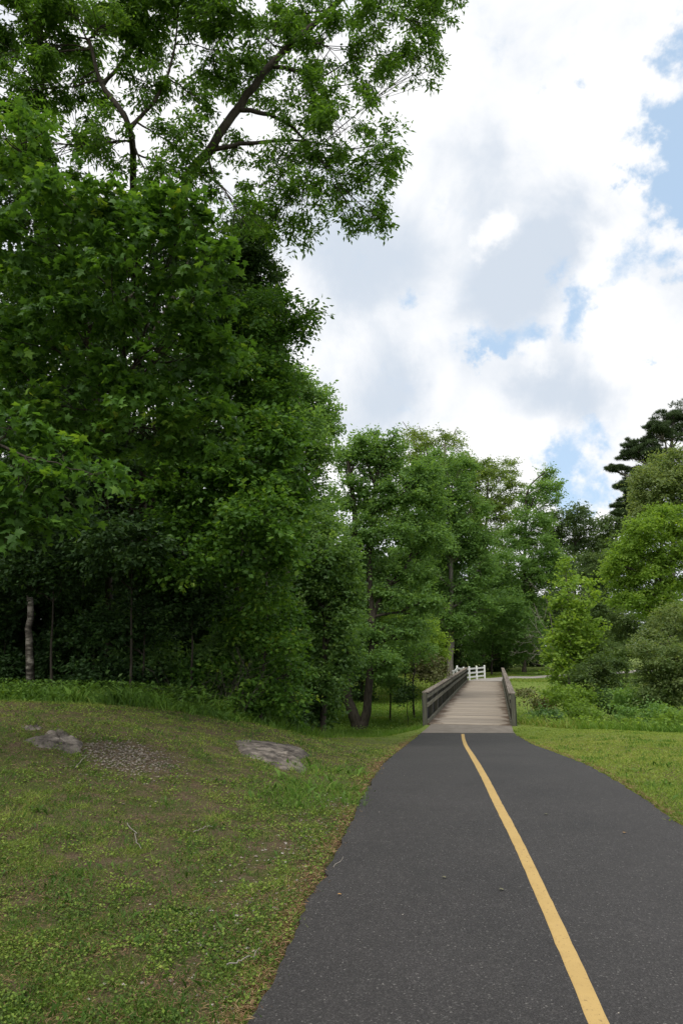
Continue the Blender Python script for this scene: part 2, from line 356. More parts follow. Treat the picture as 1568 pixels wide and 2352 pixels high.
# ------------------------------------------------------------------ ground, path
m, t, o = newmat('soil_and_turf'); b = bsdf(t, .95, .1); g = geo(t)
n1 = noise(t, .9, 6, .6, g); n2 = noise(t, 7, 6, .7, g); n3 = noise(t, 60, 4, .7, g)
soil = ramp(t, n3, [(.3, (.045, .033, .020)), (.5, (.095, .070, .043)), (.72, (.19, .15, .10))])
turf = ramp(t, n3, [(.3, (.085, .12, .025)), (.55, (.17, .23, .05)), (.8, (.25, .28, .09))]); turf_left = ramp(t, n3, [(.3, (.030, .036, .013)), (.55, (.068, .080, .024)), (.8, (.14, .125, .06))])  # second ramp: darker turf tones for the near ground left of the path
k = math_(t, 'ADD', mapr(t, n1, .36, .64, .1, .8), mapr(t, n2, .42, .60, -.5, .5)); kk = math_(t, 'MULTIPLY', k, 1.0, clamp=True)
sx = nd(t, 'ShaderNodeSeparateXYZ'); t.links.new(g, sx.inputs[0])
farm = mapr(t, sx.outputs[1], 13, 22, 0, 1); kk = math_(t, 'MAXIMUM', kk, farm)
sxx = mapr(t, math_(t, 'SUBTRACT', sx.outputs[0], math_(t, 'MULTIPLY', sx.outputs[1], .13)), 0, 1.5, 0, 1)
t.links.new(mixc(t, kk, soil, mixc(t, math_(t, 'MAXIMUM', sxx, farm), turf_left, turf)), b.inputs['Base Color']); bump(t, b, n3, .7, .03); t.links.new(b.outputs[0], o.inputs[0]); M_SOIL = m
def grid_mesh(name, xs, ys, mat, zf=zt):
    X, Y = np.meshgrid(xs, ys); Z = zf(X, Y); V = np.stack([X, Y, Z], -1).reshape(-1, 3); nx = len(xs)
    i = np.arange(len(ys)-1)[:, None]*nx; j = np.arange(nx-1)[None]; q = np.stack([i+j, i+j+1, i+nx+j+1, i+nx+j], -1).reshape(-1, 4)
    return mesh_np(name, V, q, mat, smooth=True)
xs = np.unique(np.concatenate([np.linspace(-900, -60, 12), np.linspace(-60, -12, 33), np.linspace(-12, 14, 150), np.linspace(14, 60, 36), np.linspace(60, 900, 12)]))
ys = np.unique(np.concatenate([np.linspace(-300, -12, 8), np.linspace(-12, 30, 200), np.linspace(30, 90, 70), np.linspace(90, 1500, 20)]))
tag(obj('ground', grid_mesh('ground', xs, ys, M_SOIL)), kind='structure')

m, t, o = newmat('asphalt'); b = bsdf(t, .7, .42); g = geo(t)
vo = nd(t, 'ShaderNodeTexVoronoi'); vo.inputs['Scale'].default_value = 125; t.links.new(g, vo.inputs['Vector'])
cr = nd(t, 'ShaderNodeSeparateColor'); t.links.new(vo.outputs['Color'], cr.inputs[0])
agg = ramp(t, cr.outputs[0], [(0, (.022, .020, .020)), (.55, (.033, .0305, .030)), (.86, (.046, .0425, .042)), (.96, (.062, .058, .057)), (.985, (.08, .077, .074)), (1, (.15, .142, .135))])
big = noise(t, .7, 5, .6, g); mid = noise(t, 9, 4, .6, g)
sc1 = ramp(t, big, [(.3, (.74, .745, .75)), (.5, (.95, .945, .93)), (.7, (1.12, 1.11, 1.10))])
sc2 = ramp(t, mid, [(.3, (.9, .9, .9)), (.7, (1.08, 1.08, 1.08))])
def mul(t, a, b2):
    n = nd(t, 'ShaderNodeMix'); n.data_type = 'RGBA'; n.blend_type = 'MULTIPLY'; n.inputs[0].default_value = 1
    t.links.new(a, n.inputs[6]); t.links.new(b2, n.inputs[7]); return n.outputs[2]
agg2 = mul(t, mul(t, agg, sc1), sc2)
t.links.new(agg2, b.inputs['Base Color'])
bump(t, b, vo.outputs['Distance'], .55, .006); t.links.new(b.outputs[0], o.inputs[0]); M_ASPH = m
def ribbon(name, Ys, XLs, XRs, Zs, mat, cols=9, skirt=.06, crown_=.0):
    V = []; 
    for y, a, b2, z in zip(Ys, XLs, XRs, Zs):
        V.append((a-.01, y, z-skirt))
        for i in range(cols):
            u = i/(cols-1); V.append((a+(b2-a)*u, y, z+crown_*(1-(2*u-1)**2)))
        V.append((b2+.01, y, z-skirt))
    c = cols+2; q = [(i*c+j, i*c+j+1, (i+1)*c+j+1, (i+1)*c+j) for i in range(len(Ys)-1) for j in range(c-1)]
    return mesh_np(name, V, q, mat)
ry = np.linspace(-6, 22.6, 420); ej = np.interp(ry, np.linspace(-6, 23, 260), rng.normal(0, .017, 260)); ej2 = np.interp(ry, np.linspace(-6, 23, 260), rng.normal(0, .017, 260))
tag(obj('asphalt_path', ribbon('asphalt_path', ry, xl(ry)+ej, xr(ry)+ej2, zp(ry)+.012, M_ASPH, crown_=.0)), kind='structure')
# yellow line
LY = [(2352, 1370), (2235, 1328), (2079, 1250), (1950, 1197), (1843, 1138), (1759, 1096), (1717, 1071), (1700, 1064), (1687, 1062)]
def row_Y(py):
    lo, hi = 1., 60.
    for _ in range(50):
        mid_ = (lo+hi)/2
        if CAMZ+ray(0, py)[1]*mid_ > zp(mid_): lo = mid_
        else: hi = mid_
    return lo
lyY = np.array([row_Y(py) for py, px in LY]); lyX = np.array([ray(px, py)[0]*Y for (py, px), Y in zip(LY, lyY)])
lyY = np.concatenate([[-6], lyY]); lyX = np.concatenate([[lyX[0]+(lyX[0]-lyX[2])/(lyY[1]-lyY[3])*(-6-lyY[1])], lyX])
m, t, o = newmat('line_paint'); b = bsdf(t, .75, .3); g = geo(t)
w1 = noise(t, 45, 5, .7, g); w2 = noise(t, 3, 4, .6, g)
yc = ramp(t, w2, [(.3, (.42, .285, .105)), (.7, (.50, .345, .13))]); wear = math_(t, 'ADD', mapr(t, w1, .56, .70), mapr(t, w2, .50, .75, -.1, .4), True)
t.links.new(mixc(t, wear, yc, (.20, .13, .06)), b.inputs['Base Color']); bump(t, b, vo.outputs['Distance'] if False else w1, .3, .004); t.links.new(b.outputs[0], o.inputs[0]); M_LINE = m
ly = np.linspace(-6, lyY[-1], 260); _fy = np.linspace(-6, lyY[-1], 900); _fx = np.interp(_fy, lyY, lyX); _w = np.hanning(121); _w /= _w.sum(); _fx = np.convolve(np.concatenate([_fx[0]-(_fx[60:0:-1]-_fx[0]), _fx, _fx[-1]-(_fx[-2:-62:-1]-_fx[-1])]), _w, 'valid'); cxi = np.interp(ly, _fy, _fx); wj = rng.normal(0, .0015, (2, 260))
tag(obj('yellow_line', ribbon('yellow_line', ly, cxi-.037+wj[0], cxi+.037+wj[1], zp(ly)+.016, M_LINE, cols=3, skirt=.003)), kind='structure')
# concrete apron before the bridge
m, t, o = newmat('old_concrete'); b = bsdf(t, .9, .2); g = geo(t)
n = noise(t, 3, 7, .65, g); n2 = noise(t, 40, 3, .6, g)
t.links.new(mul(t, ramp(t, n, [(.3, (.15, .13, .108)), (.7, (.235, .21, .18))]), ramp(t, n2, [(.3, (.85, .85, .85)), (.7, (1.1, 1.1, 1.1))])), b.inputs['Base Color']); bump(t, b, n2, .3, .01); t.links.new(b.outputs[0], o.inputs[0]); M_CONC = m
ay = np.linspace(22.6, 25.9, 24)
def apl(y): return np.interp(y, [22.6, 25.9], [2.47, 3.2])
tag(obj('concrete_apron', ribbon('concrete_apron', ay, apl(ay), apl(ay)+np.interp(ay, [22.6, 25.9], [2.9, 2.85]), zp(ay)+.016, M_CONC)), kind='structure')
# far pavement after the bridge
fc = smooth_path(np.column_stack([FARC, np.zeros(len(FARC))]), 90); tgf = unit(np.gradient(fc, axis=0)); nf = np.stack([tgf[:, 1], -tgf[:, 0], tgf[:, 2]*0], 1)
V = []; C_ = 5
for c_, n_ in zip(fc, nf):
    for i in range(C_):
        q = c_+n_*(i/(C_-1)-.5)*3.0; V.append((q[0], q[1], zt(np.array([q[0]]), np.array([max(q[1], 56.)]))[0]+.045))
Fq = [(i*C_+j, i*C_+j+1, (i+1)*C_+j+1, (i+1)*C_+j) for i in range(len(fc)-1) for j in range(C_-1)]
m, t, o = newmat('pale_asphalt'); b = bsdf(t, .9, .2); g = geo(t)
t.links.new(ramp(t, noise(t, 2, 6, .6, g), [(.3, (.27, .25, .225)), (.7, (.36, .335, .31))]), b.inputs['Base Color']); t.links.new(b.outputs[0], o.inputs[0]); M_PALE = m
tag(obj('far_path', mesh_np('far_path', V, Fq, M_PALE)), kind='structure')

# ------------------------------------------------------------------ bridge
def wood(name, c1, c2, c3, streak=(1, 14, 1), obj_rand=True):
    m, t, o = newmat(name); b = bsdf(t, .88, .2)
    tcn = nd(t, 'ShaderNodeTexCoord'); mp = nd(t, 'ShaderNodeMapping'); mp.inputs['Scale'].default_value = streak; t.links.new(tcn.outputs['Object'], mp.inputs[0])
    oi = nd(t, 'ShaderNodeObjectInfo')
    ad = nd(t, 'ShaderNodeVectorMath', operation='ADD'); t.links.new(mp.outputs[0], ad.inputs[0])
    cb = nd(t, 'ShaderNodeCombineXYZ'); t.links.new(math_(t, 'MULTIPLY', oi.outputs['Random'], 37.0), cb.inputs[0]); t.links.new(cb.outputs[0], ad.inputs[1])
    n = noise(t, 2.2, 6, .65, ad.outputs[0]); c = ramp(t, n, [(.25, c1), (.5, c2), (.75, c3)])
    r = ramp(t, oi.outputs['Random'], [(0, (.78, .78, .78)), (.5, (1, 1, 1)), (1, (1.2, 1.17, 1.12))])
    c = mul(t, c, r)
    return m, t, o, b, c, n, tcn
m, t, o, b, c, n, tcn = wood('weathered_rail_wood', (.055, .055, .042), (.135, .135, .105), (.23, .225, .185), (.6, 8, 8)); t.links.new(c, b.inputs['Base Color']); bump(t, b, n, .4, .01); t.links.new(b.outputs[0], o.inputs[0]); M_RAIL = m
m, t, o, b, c, n, tcn = wood('weathered_cap_wood', (.06, .048, .038), (.17, .145, .12), (.33, .30, .265), (.35, 8, 8)); t.links.new(c, b.inputs['Base Color']); bump(t, b, n, .4, .01); t.links.new(b.outputs[0], o.inputs[0]); M_CAP = m
m, t, o, b, c, n, tcn = wood('post_wood', (.06, .060, .045), (.11, .11, .085), (.17, .17, .135), (8, 8, .6)); t.links.new(c, b.inputs['Base Color']); bump(t, b, n, .4, .01); t.links.new(b.outputs[0], o.inputs[0]); M_POST = m
m, t, o, b, c, n, tcn = wood('picket_wood', (.04, .042, .042), (.065, .068, .07), (.10, .105, .105), (8, 8, .6)); t.links.new(c, b.inputs['Base Color']); t.links.new(b.outputs[0], o.inputs[0]); M_PICK = m
# deck: pale worn middle, damp brown stains along both edges
m, t, o, b, c, n, tcn = wood('deck_wood', (.25, .215, .175), (.31, .27, .225), (.37, .33, .28), (.5, 12, 1))
sx = nd(t, 'ShaderNodeSeparateXYZ'); t.links.new(tcn.outputs['Object'], sx.inputs[0]); ax_ = math_(t, 'ABSOLUTE', sx.outputs[0]); oi = nd(t, 'ShaderNodeObjectInfo')
g = geo(t); edge = math_(t, 'ADD', ax_, mapr(t, noise(t, 1.3, 5, .7, g), .3, .7, -.28, .28)); edge = math_(t, 'ADD', edge, math_(t, 'MULTIPLY', oi.outputs['Random'], .25))
st = mapr(t, edge, 1.15, 1.6, 0, .85)
t.links.new(mixc(t, st, c, (.085, .055, .035)), b.inputs['Base Color']); t.links.new(b.outputs[0], o.inputs[0]); M_DECK = m
brz = -math.atan2(BD[0], BD[1])      # local +Y runs along the bridge
bridge = tag(empty('wooden_footbridge', (BA[0], BA[1], ZB), brz), 'weathered wooden footbridge with plank deck and railed sides over the creek', 'bridge')
HW = 1.47
nd_pl = int(BLEN/.142); plm = MB().box((0, 0, 0), (2*HW+.12, .136, .045)).mesh('plank', M_DECK)
for i in range(nd_pl):
    p = obj('plank', plm, bridge, (rng.normal(0, .008), .08+i*.142, .0+rng.normal(0, .0025))); p.rotation_euler = (0, rng.normal(0, .0015), rng.normal(0, .0012))
gird = MB().box((0, 0, 0), (.2, BLEN, .45)).mesh('girder', M_POST)
for x in (-1.1, 0, 1.1): obj('girder', gird, bridge, (x, BLEN/2, -.25))
nb_ = 15; bay = BLEN/nb_
pm = MB().box((0, 0, .50), (.14, .14, 1.16)).mesh('post', M_POST); pil = MB().box((0, 0, -1.2), (.25, .25, 2.0)).mesh('pile', M_POST)
prm = MB().box((0, 0, 0), (.215, .026, 1.06)).mesh('picket', M_PICK)
for s in (-1, 1):
    for i in range(nb_+1):
        y = min(max(i*bay, .07), BLEN-.07); ph = pm
        obj('post', pm, bridge, (s*(HW+.075), y, 0.0))
        if i % 3 == 0 and 0 < i < nb_: obj('pile', pil, bridge, (s*1.1, y, -.05))
    for k in range(0, nb_, 3):           # boards span three bays, a little uneven where they meet
        L = 3*bay-.012; y = (k+1.5)*bay; dz = rng.normal(0, .006)
        rl = MB().box((0, 0, 0), (L, .04, .14)).mesh('rail', M_RAIL); cp = MB().box((0, 0, 0), (L, .235, .04)).mesh('cap_rail', M_CAP)
        tb = MB().box((0, 0, 0), (L, .05, .13)).mesh('toe_board', M_RAIL)
        r = obj('top_rail', rl, bridge, (s*(HW-.022), y+.0, .965+dz)); r.rotation_euler = (0, rng.normal(0, .0008), math.pi/2)
        r = obj('middle_rail', rl, bridge, (s*(HW-.022), y, .665+dz)); r.rotation_euler = (0, rng.normal(0, .0008), math.pi/2)
        r = obj('toe_board', tb, bridge, (s*(HW-.03), y, .10)); r.rotation_euler = (0, 0, math.pi/2)
        r = obj('cap_rail', cp, bridge, (s*(HW+.05)+rng.normal(0, .006), y, 1.10+dz*.5)); r.rotation_euler = (rng.normal(0, .01), 0, math.pi/2)
    npk = 148
    for i in range(npk):
        obj('picket', prm, bridge, (s*(HW+.165), .2+(BLEN-.4)*i/(npk-1), .45)).rotation_euler = (rng.normal(0, .006), 0, math.pi/2)
bear = MB().box((0, 0, -.06), (3.0, .5, 1.4)).mesh('abutment', M_CONC)
obj('abutment', bear, bridge, (0, -.21, -.735)); obj('abutment', bear, bridge, (0, BLEN+.21, -.735))

# white fence
m, t, o = newmat('white_paint'); b = bsdf(t, .5, .4); g = geo(t)
t.links.new(ramp(t, noise(t, 5, 6, .7, g), [(.3, (.66, .67, .66)), (.6, (.80, .81, .80))]), b.inputs['Base Color']); t.links.new(b.outputs[0], o.inputs[0]); M_WHITE = m
fp = [(1041, 1568.5, 61.0), (1050, 1567.0, 63.5), (1064.7, 1564.7, 61.3), (1077.7, 1562, 63.2), (1094.5, 1560.8, 64.8), (1112.5, 1558.8, 66.4)]
fpx = [P(x, y, Y) for x, y, Y in fp]
fx = fpx[2]; fence = tag(empty('white_rail_fence', (fx[0], fx[1], zt(fx[0], fx[1]))), 'white three-rail fence at the far left end of the bridge', 'fence')
pw = MB().box((0, 0, .55), (.14, .14, 1.30)); pw.box((0, 0, 1.225), (.17, .17, .05), taper=.5); pw = pw.mesh('post', M_WHITE)
base = np.array([fx[0], fx[1], zt(fx[0], fx[1])])
zs = [float(zt(q[0], q[1])) for q in fpx]
for q, z in zip(fpx, zs): obj('post', pw, fence, (q[0]-base[0], q[1]-base[1], z-base[2]))
for a, b2 in ((0, 1), (1, 2), (2, 3), (3, 4), (4, 5)):
    A, B_ = fpx[a][:2], fpx[b2][:2]; L = float(np.linalg.norm(B_-A)); ang = math.atan2(B_[1]-A[1], B_[0]-A[0])
    rm = MB().box((0, 0, 0), (L-.02, .045, .14)).mesh('rail', M_WHITE)
    for h in (.32, .68, 1.04):
        mid_ = (A+B_)/2; r = obj('rail', rm, fence, (mid_[0]-base[0], mid_[1]-base[1], (zs[a]+zs[b2])/2-base[2]+h)); r.rotation_euler = (0, -math.atan2(zs[b2]-zs[a], L), ang)

# ------------------------------------------------------------------ trees
def px_lobe(px, py, rx, ry, Y, dY=0, depth=None):
    c = P(px, py, Y+dY); R1 = np.linalg.norm(P(px+rx, py, Y+dY)-c); R3 = np.linalg.norm(P(px, py-ry, Y+dY)-c); return c, (R1, depth if depth else (R1+R3)/2, R3)
def pts_free(st): return len(st[0]) == 3
def tree(name, label, cat, base, Y, stems, lobes, leaf, cov=5, bk='dark', r0=.15, group=None, limbs=4, twigs=7, leafkind='rhomb', ln=.1, wd=.55, dys=None, limb_r=.3, by=None, needle=0, trunk_sides=8, kind=None, core=None, **kw):
    """base: pixel column; stems: list of polylines in pixels (from the ground up); lobes: (px,py,rx,ry[,dY])"""
    by = by or Y; bx = ray(base, 1600)[0]*by; bz = float(zt(bx, by)); bpt = np.array([bx, by, bz])
    root = tag(empty(name, bpt), label, cat, group, kind)
    LB = [px_lobe(l[0], l[1], l[2], l[3], Y, l[4] if len(l) > 4 else rng.normal(0, .02*Y)) for l in lobes]
    paths = []; nodes = []
    for si, st in enumerate(stems):
        pts = [bpt+np.array([0, 0, -.15])] if not (len(st[0]) == 3) else []
        for iq, q in enumerate(st): pts.append(P(q[0], q[1], Y if pts_free(st) else Y+(by-Y)*max(0, .8-.3*iq)))
        n = max(8, 4*len(pts)); sp = smooth_path(pts, n, .01*Y/10)
        rr = np.linspace(r0, r0*.32, n)*(1 if si == 0 else .38 if len(st[0]) == 3 else .8); rr[0] *= 1.35; paths.append((sp, rr)); nodes.append((sp, rr))
    allp = np.concatenate([a for a, _ in nodes]); allr = np.concatenate([r for _, r in nodes])
    if needle: me, subs = needles(LB, needle, leaf, ln)
    else: me, subs = crown(LB, ln, wd, leafkind, cov, leaf, indiv=(root, bpt) if leafkind == 'maple' else None, **kw)
    me.transform(__import__('mathutils').Matrix.Translation(Vector(-bpt))); co = obj('crown', me, root)
    if leafkind == 'maple': co['kind'] = 'stuff'
    for (c, sc) in subs:
        cand = allp.copy(); d = np.linalg.norm((cand-c)*np.array([1, 1, 1.4]), axis=1)+np.where(cand[:, 2] > c[2]-.1*np.linalg.norm(c-bpt), 2.0*Y/20, 0); i = int(np.argmin(d))
        a = allp[i]; ra = min(allr[i]*.7, r0*limb_r*1.6); mid_ = (a+c)/2+rng.normal(0, .04*np.linalg.norm(c-a), 3)+np.array([0, 0, -.02*np.linalg.norm(c-a)]); lp = smooth_path([a, mid_, c], 7, .008*Y/10+.01)
        paths.append((lp, np.linspace(ra, ra*.35, 7)))
        for s_ in sc[:twigs]:
            j = rng.integers(3, 7); a2 = lp[j]; paths.append((smooth_path([a2, (a2+s_)/2+rng.normal(0, .04*np.linalg.norm(s_-a2)+.01, 3), s_], 5), np.linspace(ra*.32, ra*.1+.003, 5)))
    V, q = tubes_np(paths, 6 if Y < 40 else 5); V = V-bpt; TOTAL[0] += len(q)*2
    obj('trunk', mesh_np('trunk', V, q, BK[bk], smooth=True), root)
    return root

# 1 upper left: two narrow-leaved oaks leaning over
OAK = dict(ln=.125, wd=.36, droop=.5, spray=11, sprayL=2.6, subk=19, subr=(.13, .27), tilt=.9, twigs=19, loosef=.07)
tree('oak_tree', 'upright narrow-leaved oak whose forked stem rises above the maple, upper left', 'tree', 315, 12.6,
     [[(330, 1200), (318, 700), (308, 440), (298, 295), (235, 195), (205, 90)], [(298, 295, 0), (365, 215), (400, 120), (410, 20)], [(235, 195, 0), (300, 120), (330, 60)]],
     [(90, 110, 130, 110), (230, 60, 130, 90), (390, 50, 110, 80), (150, 230, 110, 90), (330, 190, 60, 60), (430, 320, 70, 60), (520, 120, 80, 80), (60, 330, 110, 80), (250, 330, 80, 60), (370, 400, 70, 50), (460, 230, 50, 50),
      (150, -60, 200, 100), (420, -80, 160, 90), (-80, 150, 110, 130), (60, 40, 120, 80), (300, 30, 90, 60), (30, 210, 110, 70), (120, 440, 90, 50, .8), (450, 400, 60, 50, .6), (500, 20, 80, 60)], LM['oak'], cov=2.0, bk='dark', by=19.5, r0=.115, limb_r=.12, **OAK)
tree('oak_tree', 'tall narrow-leaved oak leaning right with drooping foliage against the clouds', 'tree', 330, 13.4,
     [[(350, 1200), (395, 650), (428, 425), (480, 345), (545, 250), (620, 150), (700, 75), (790, -10), (860, -90)], [(480, 345, 0), (570, 330), (660, 322), (740, 330)], [(620, 150, 0), (690, 165), (740, 200)], [(545, 250, 0), (620, 265), (680, 300), (720, 350)]],
     [(985, 60, 55, 80), (960, 150, 50, 55), (880, 80, 90, 100), (760, 110, 100, 90), (860, 200, 45, 35), (800, 290, 95, 80), (890, 330, 45, 60), (700, 220, 90, 80), (850, 420, 60, 65), (770, 400, 80, 60), (700, 460, 70, 60), (860, 505, 40, 40), (790, 500, 60, 35), (610, 440, 60, 55), (690, 540, 40, 35),
      (640, 370, 60, 50), (610, 90, 90, 80), (560, 200, 60, 60), (650, 20, 110, 70), (850, -50, 150, 80), (1010, -40, 80, 60), (560, 500, 60, 50), (640, 520, 50, 45), (720, 340, 70, 45), (540, 340, 40, 40)],
     LM['oak'], cov=1.6, bk='dark', by=20, r0=.145, limb_r=.11, **OAK)
# 2 big-leaved maple in front
MP = dict(leafkind='maple', wd=.8, spray=10, sprayL=3.2, subk=22, subr=(.2, .34), tilt=.6, droop=.35)
tree('maple_tree', 'broad maple with large yellow-green lobed leaves at the wood edge, left', 'tree', 250, 10.6,
     [[(250, 1300), (230, 1000), (200, 760), (170, 560), (140, 430)], [(230, 1000, 0), (330, 800), (420, 640), (450, 520)], [(200, 760, 0), (330, 660), (470, 610)]],
     [(50, 330, 90, 70, -1.6), (170, 450, 110, 60, -1.8), (300, 480, 110, 60, -1.9), (420, 500, 80, 60, -2), (480, 590, 60, 70, -1.8), (90, 540, 130, 110, -1.2), (300, 600, 150, 90, -1.6), (450, 700, 80, 90, -1.4), (150, 720, 160, 120, -.8), (350, 800, 150, 110, -1), (500, 820, 60, 80, -.9), (-40, 700, 120, 200, -1),
      (120, 930, 160, 110, -.3), (330, 970, 150, 100, -.5), (480, 980, 100, 90, -.5)], LM['maple'], cov=2.1, bk='dark', by=18, r0=.10, ln=.108, tint0=.36, **MP)
tree('maple_tree', 'maple bough of big leaves reaching in low from the left frame edge', 'tree', -420, 7.4,
     [[(-420, 1300), (-380, 1050), (-250, 960), (-60, 1000), (60, 1050)]],
     [(30, 985, 110, 45), (150, 1050, 90, 50), (240, 1100, 60, 35), (60, 1110, 130, 55), (130, 1180, 80, 40), (30, 1220, 80, 55), (-150, 1050, 120, 120), (-20, 1150, 80, 80)], LM['maple'], cov=2.0, bk='dark', r0=.045, ln=.10, tint0=.25, **MP)
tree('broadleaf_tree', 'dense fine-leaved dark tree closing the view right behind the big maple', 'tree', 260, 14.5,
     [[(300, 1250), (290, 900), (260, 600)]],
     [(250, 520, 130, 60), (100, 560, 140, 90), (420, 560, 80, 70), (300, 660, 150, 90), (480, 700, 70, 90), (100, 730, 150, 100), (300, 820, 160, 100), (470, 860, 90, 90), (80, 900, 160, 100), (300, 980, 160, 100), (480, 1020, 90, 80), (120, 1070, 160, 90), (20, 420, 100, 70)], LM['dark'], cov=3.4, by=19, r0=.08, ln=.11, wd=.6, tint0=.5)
# 3 second row behind the maple
tree('broadleaf_tree', 'dark dense tree behind the maple, its top just under the oak foliage', 'tree', 560, 17,
     [[(550, 1300), (560, 900), (575, 650), (580, 520)]],
     [(560, 560, 60, 60), (600, 640, 50, 60), (540, 660, 60, 80), (610, 740, 50, 60), (560, 800, 70, 70), (625, 840, 40, 50), (590, 520, 40, 30), (500, 760, 80, 90), (560, 900, 90, 70)], LM['dark'], cov=6, ln=.10, r0=.14, tint0=.5)
tree('broadleaf_tree', 'tree with a leafy branch sticking out right against the clouds', 'tree', 600, 15,
     [[(610, 1300), (610, 1000), (620, 850), (660, 760), (725, 712)]],
     [(600, 720, 50, 60), (640, 780, 40, 50), (690, 735, 40, 18), (715, 715, 25, 12), (660, 700, 22, 16), (690, 770, 30, 14), (630, 880, 50, 70), (600, 960, 90, 80), (650, 1010, 50, 60), (560, 860, 70, 80), (640, 680, 16, 30)], LM['maple'], cov=4.2, ln=.12, wd=.5, r0=.08, by=19, tint0=.38)
tree('broadleaf_tree', 'paler rounded tree crown stepping down right of the dark trees', 'tree', 660, 27,
     [[(660, 1400), (670, 1100), (690, 900)]],
     [(680, 890, 45, 40), (720, 930, 45, 45), (750, 970, 35, 45), (700, 990, 60, 50), (745, 1030, 35, 30), (690, 1070, 60, 40), (640, 900, 50, 60), (700, 1140, 55, 40), (655, 1010, 40, 50), (620, 1060, 60, 60), (645, 850, 20, 18), (720, 1200, 60, 50)], LM['mid'], cov=5, ln=.17, r0=.2, bk='grey', tint0=.5)
tree('maple_tree', 'mid-green maple filling the wood edge below the jutting branch', 'tree', 520, 14.2,
     [[(520, 1400), (530, 1200), (560, 1080), (600, 980)]],
     [(620, 990, 70, 45), (660, 1030, 40, 40), (560, 1060, 100, 60), (640, 1100, 60, 50), (500, 1150, 110, 80), (600, 1180, 90, 70), (680, 1150, 40, 50), (420, 1120, 110, 90), (560, 1280, 110, 70), (660, 1270, 60, 60), (420, 1270, 110, 80)], LM['maple'], cov=4.0, ln=.125, wd=.7, r0=.09, by=19, tint0=.36)
tree('vine_draped_tree', 'tree draped in pale-leaved vines left of the split trunk', 'tree', 740, 23,
     [[(745, 1500), (750, 1350), (755, 1230)]],
     [(735, 1220, 55, 45), (770, 1270, 45, 45), (740, 1310, 60, 50), (785, 1350, 40, 45), (740, 1400, 70, 50), (780, 1430, 35, 50), (750, 1490, 60, 55), (740, 1570, 65, 50), (765, 1560, 30, 50), (690, 1350, 60, 80), (800, 1300, 30, 35), (805, 1380, 26, 35), (800, 1500, 28, 40), (700, 1640, 70, 35), (745, 1620, 40, 26)], LM['vine'], cov=5, ln=.13, wd=.7, r0=.12, tint0=.42)
tree('maple_sapling', 'bright green layered sapling at the wood edge above the knoll', 'tree', 600, 15.3,
     [[(600, 1600), (610, 1480), (620, 1380)]],
     [(610, 1370, 60, 35), (640, 1420, 65, 30), (600, 1460, 80, 35), (655, 1480, 50, 25), (600, 1530, 90, 35), (670, 1540, 45, 22), (600, 1590, 90, 35), (670, 1605, 40, 22), (520, 1560, 60, 60), (560, 1410, 60, 50)], LM['maple'], cov=4.2, ln=.11, wd=.65, r0=.05, tint0=.45, flat=.4)
# trunk at far left
tree('slim_tree', 'slim tree with pale blotched trunk standing at the far left', 'tree', 74, 17.2,
     [[(70, 1500), (68, 1380), (62, 1250), (70, 1000)]],
     [(60, 1180, 110, 60), (150, 1150, 90, 60), (60, 1050, 120, 80), (-40, 1150, 90, 100), (20, 1290, 80, 35)], LM['dark'], cov=4.5, bk='patchy', r0=.115, ln=.12, tint0=.5)
tree('slim_tree', 'thin stem with flaking bark in the shade right of the blotched trunk', 'tree', 180, 19,
     [[(180, 1500), (192, 1350), (190, 1200)]],
     [(190, 1130, 100, 80), (280, 1180, 90, 70), (200, 1000, 120, 80), (330, 1080, 90, 80)], LM['dark'], cov=4.5, bk='patchy', r0=.06, ln=.12, tint0=.45)
# understorey shrubs
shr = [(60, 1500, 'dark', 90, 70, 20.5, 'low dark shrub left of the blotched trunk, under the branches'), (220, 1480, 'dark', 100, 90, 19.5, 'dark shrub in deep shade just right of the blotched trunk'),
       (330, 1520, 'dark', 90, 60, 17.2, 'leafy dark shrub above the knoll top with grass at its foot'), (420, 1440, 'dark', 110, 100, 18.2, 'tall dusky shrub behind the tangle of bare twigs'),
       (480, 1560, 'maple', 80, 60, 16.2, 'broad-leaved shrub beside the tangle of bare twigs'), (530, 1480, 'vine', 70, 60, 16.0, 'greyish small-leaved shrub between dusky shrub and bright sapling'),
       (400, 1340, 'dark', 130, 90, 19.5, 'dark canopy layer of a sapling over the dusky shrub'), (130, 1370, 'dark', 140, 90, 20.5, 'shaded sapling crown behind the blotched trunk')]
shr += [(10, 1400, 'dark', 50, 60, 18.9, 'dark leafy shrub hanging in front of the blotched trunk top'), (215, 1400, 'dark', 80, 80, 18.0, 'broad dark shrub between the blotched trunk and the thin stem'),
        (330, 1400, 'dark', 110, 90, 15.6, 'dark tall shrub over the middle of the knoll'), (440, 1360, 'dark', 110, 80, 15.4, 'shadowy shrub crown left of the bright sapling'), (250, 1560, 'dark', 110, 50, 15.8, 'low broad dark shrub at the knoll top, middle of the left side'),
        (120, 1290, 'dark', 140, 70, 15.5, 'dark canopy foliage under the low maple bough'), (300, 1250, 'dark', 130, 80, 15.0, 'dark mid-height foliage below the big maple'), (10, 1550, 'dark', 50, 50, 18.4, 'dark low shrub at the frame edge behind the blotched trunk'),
        (560, 1590, 'maple', 90, 45, 15.4, 'leafy low shrub under the bright layered sapling'), (140, 1500, 'dark', 60, 70, 18.4, 'gloomy shrub directly right of the blotched trunk foot')]
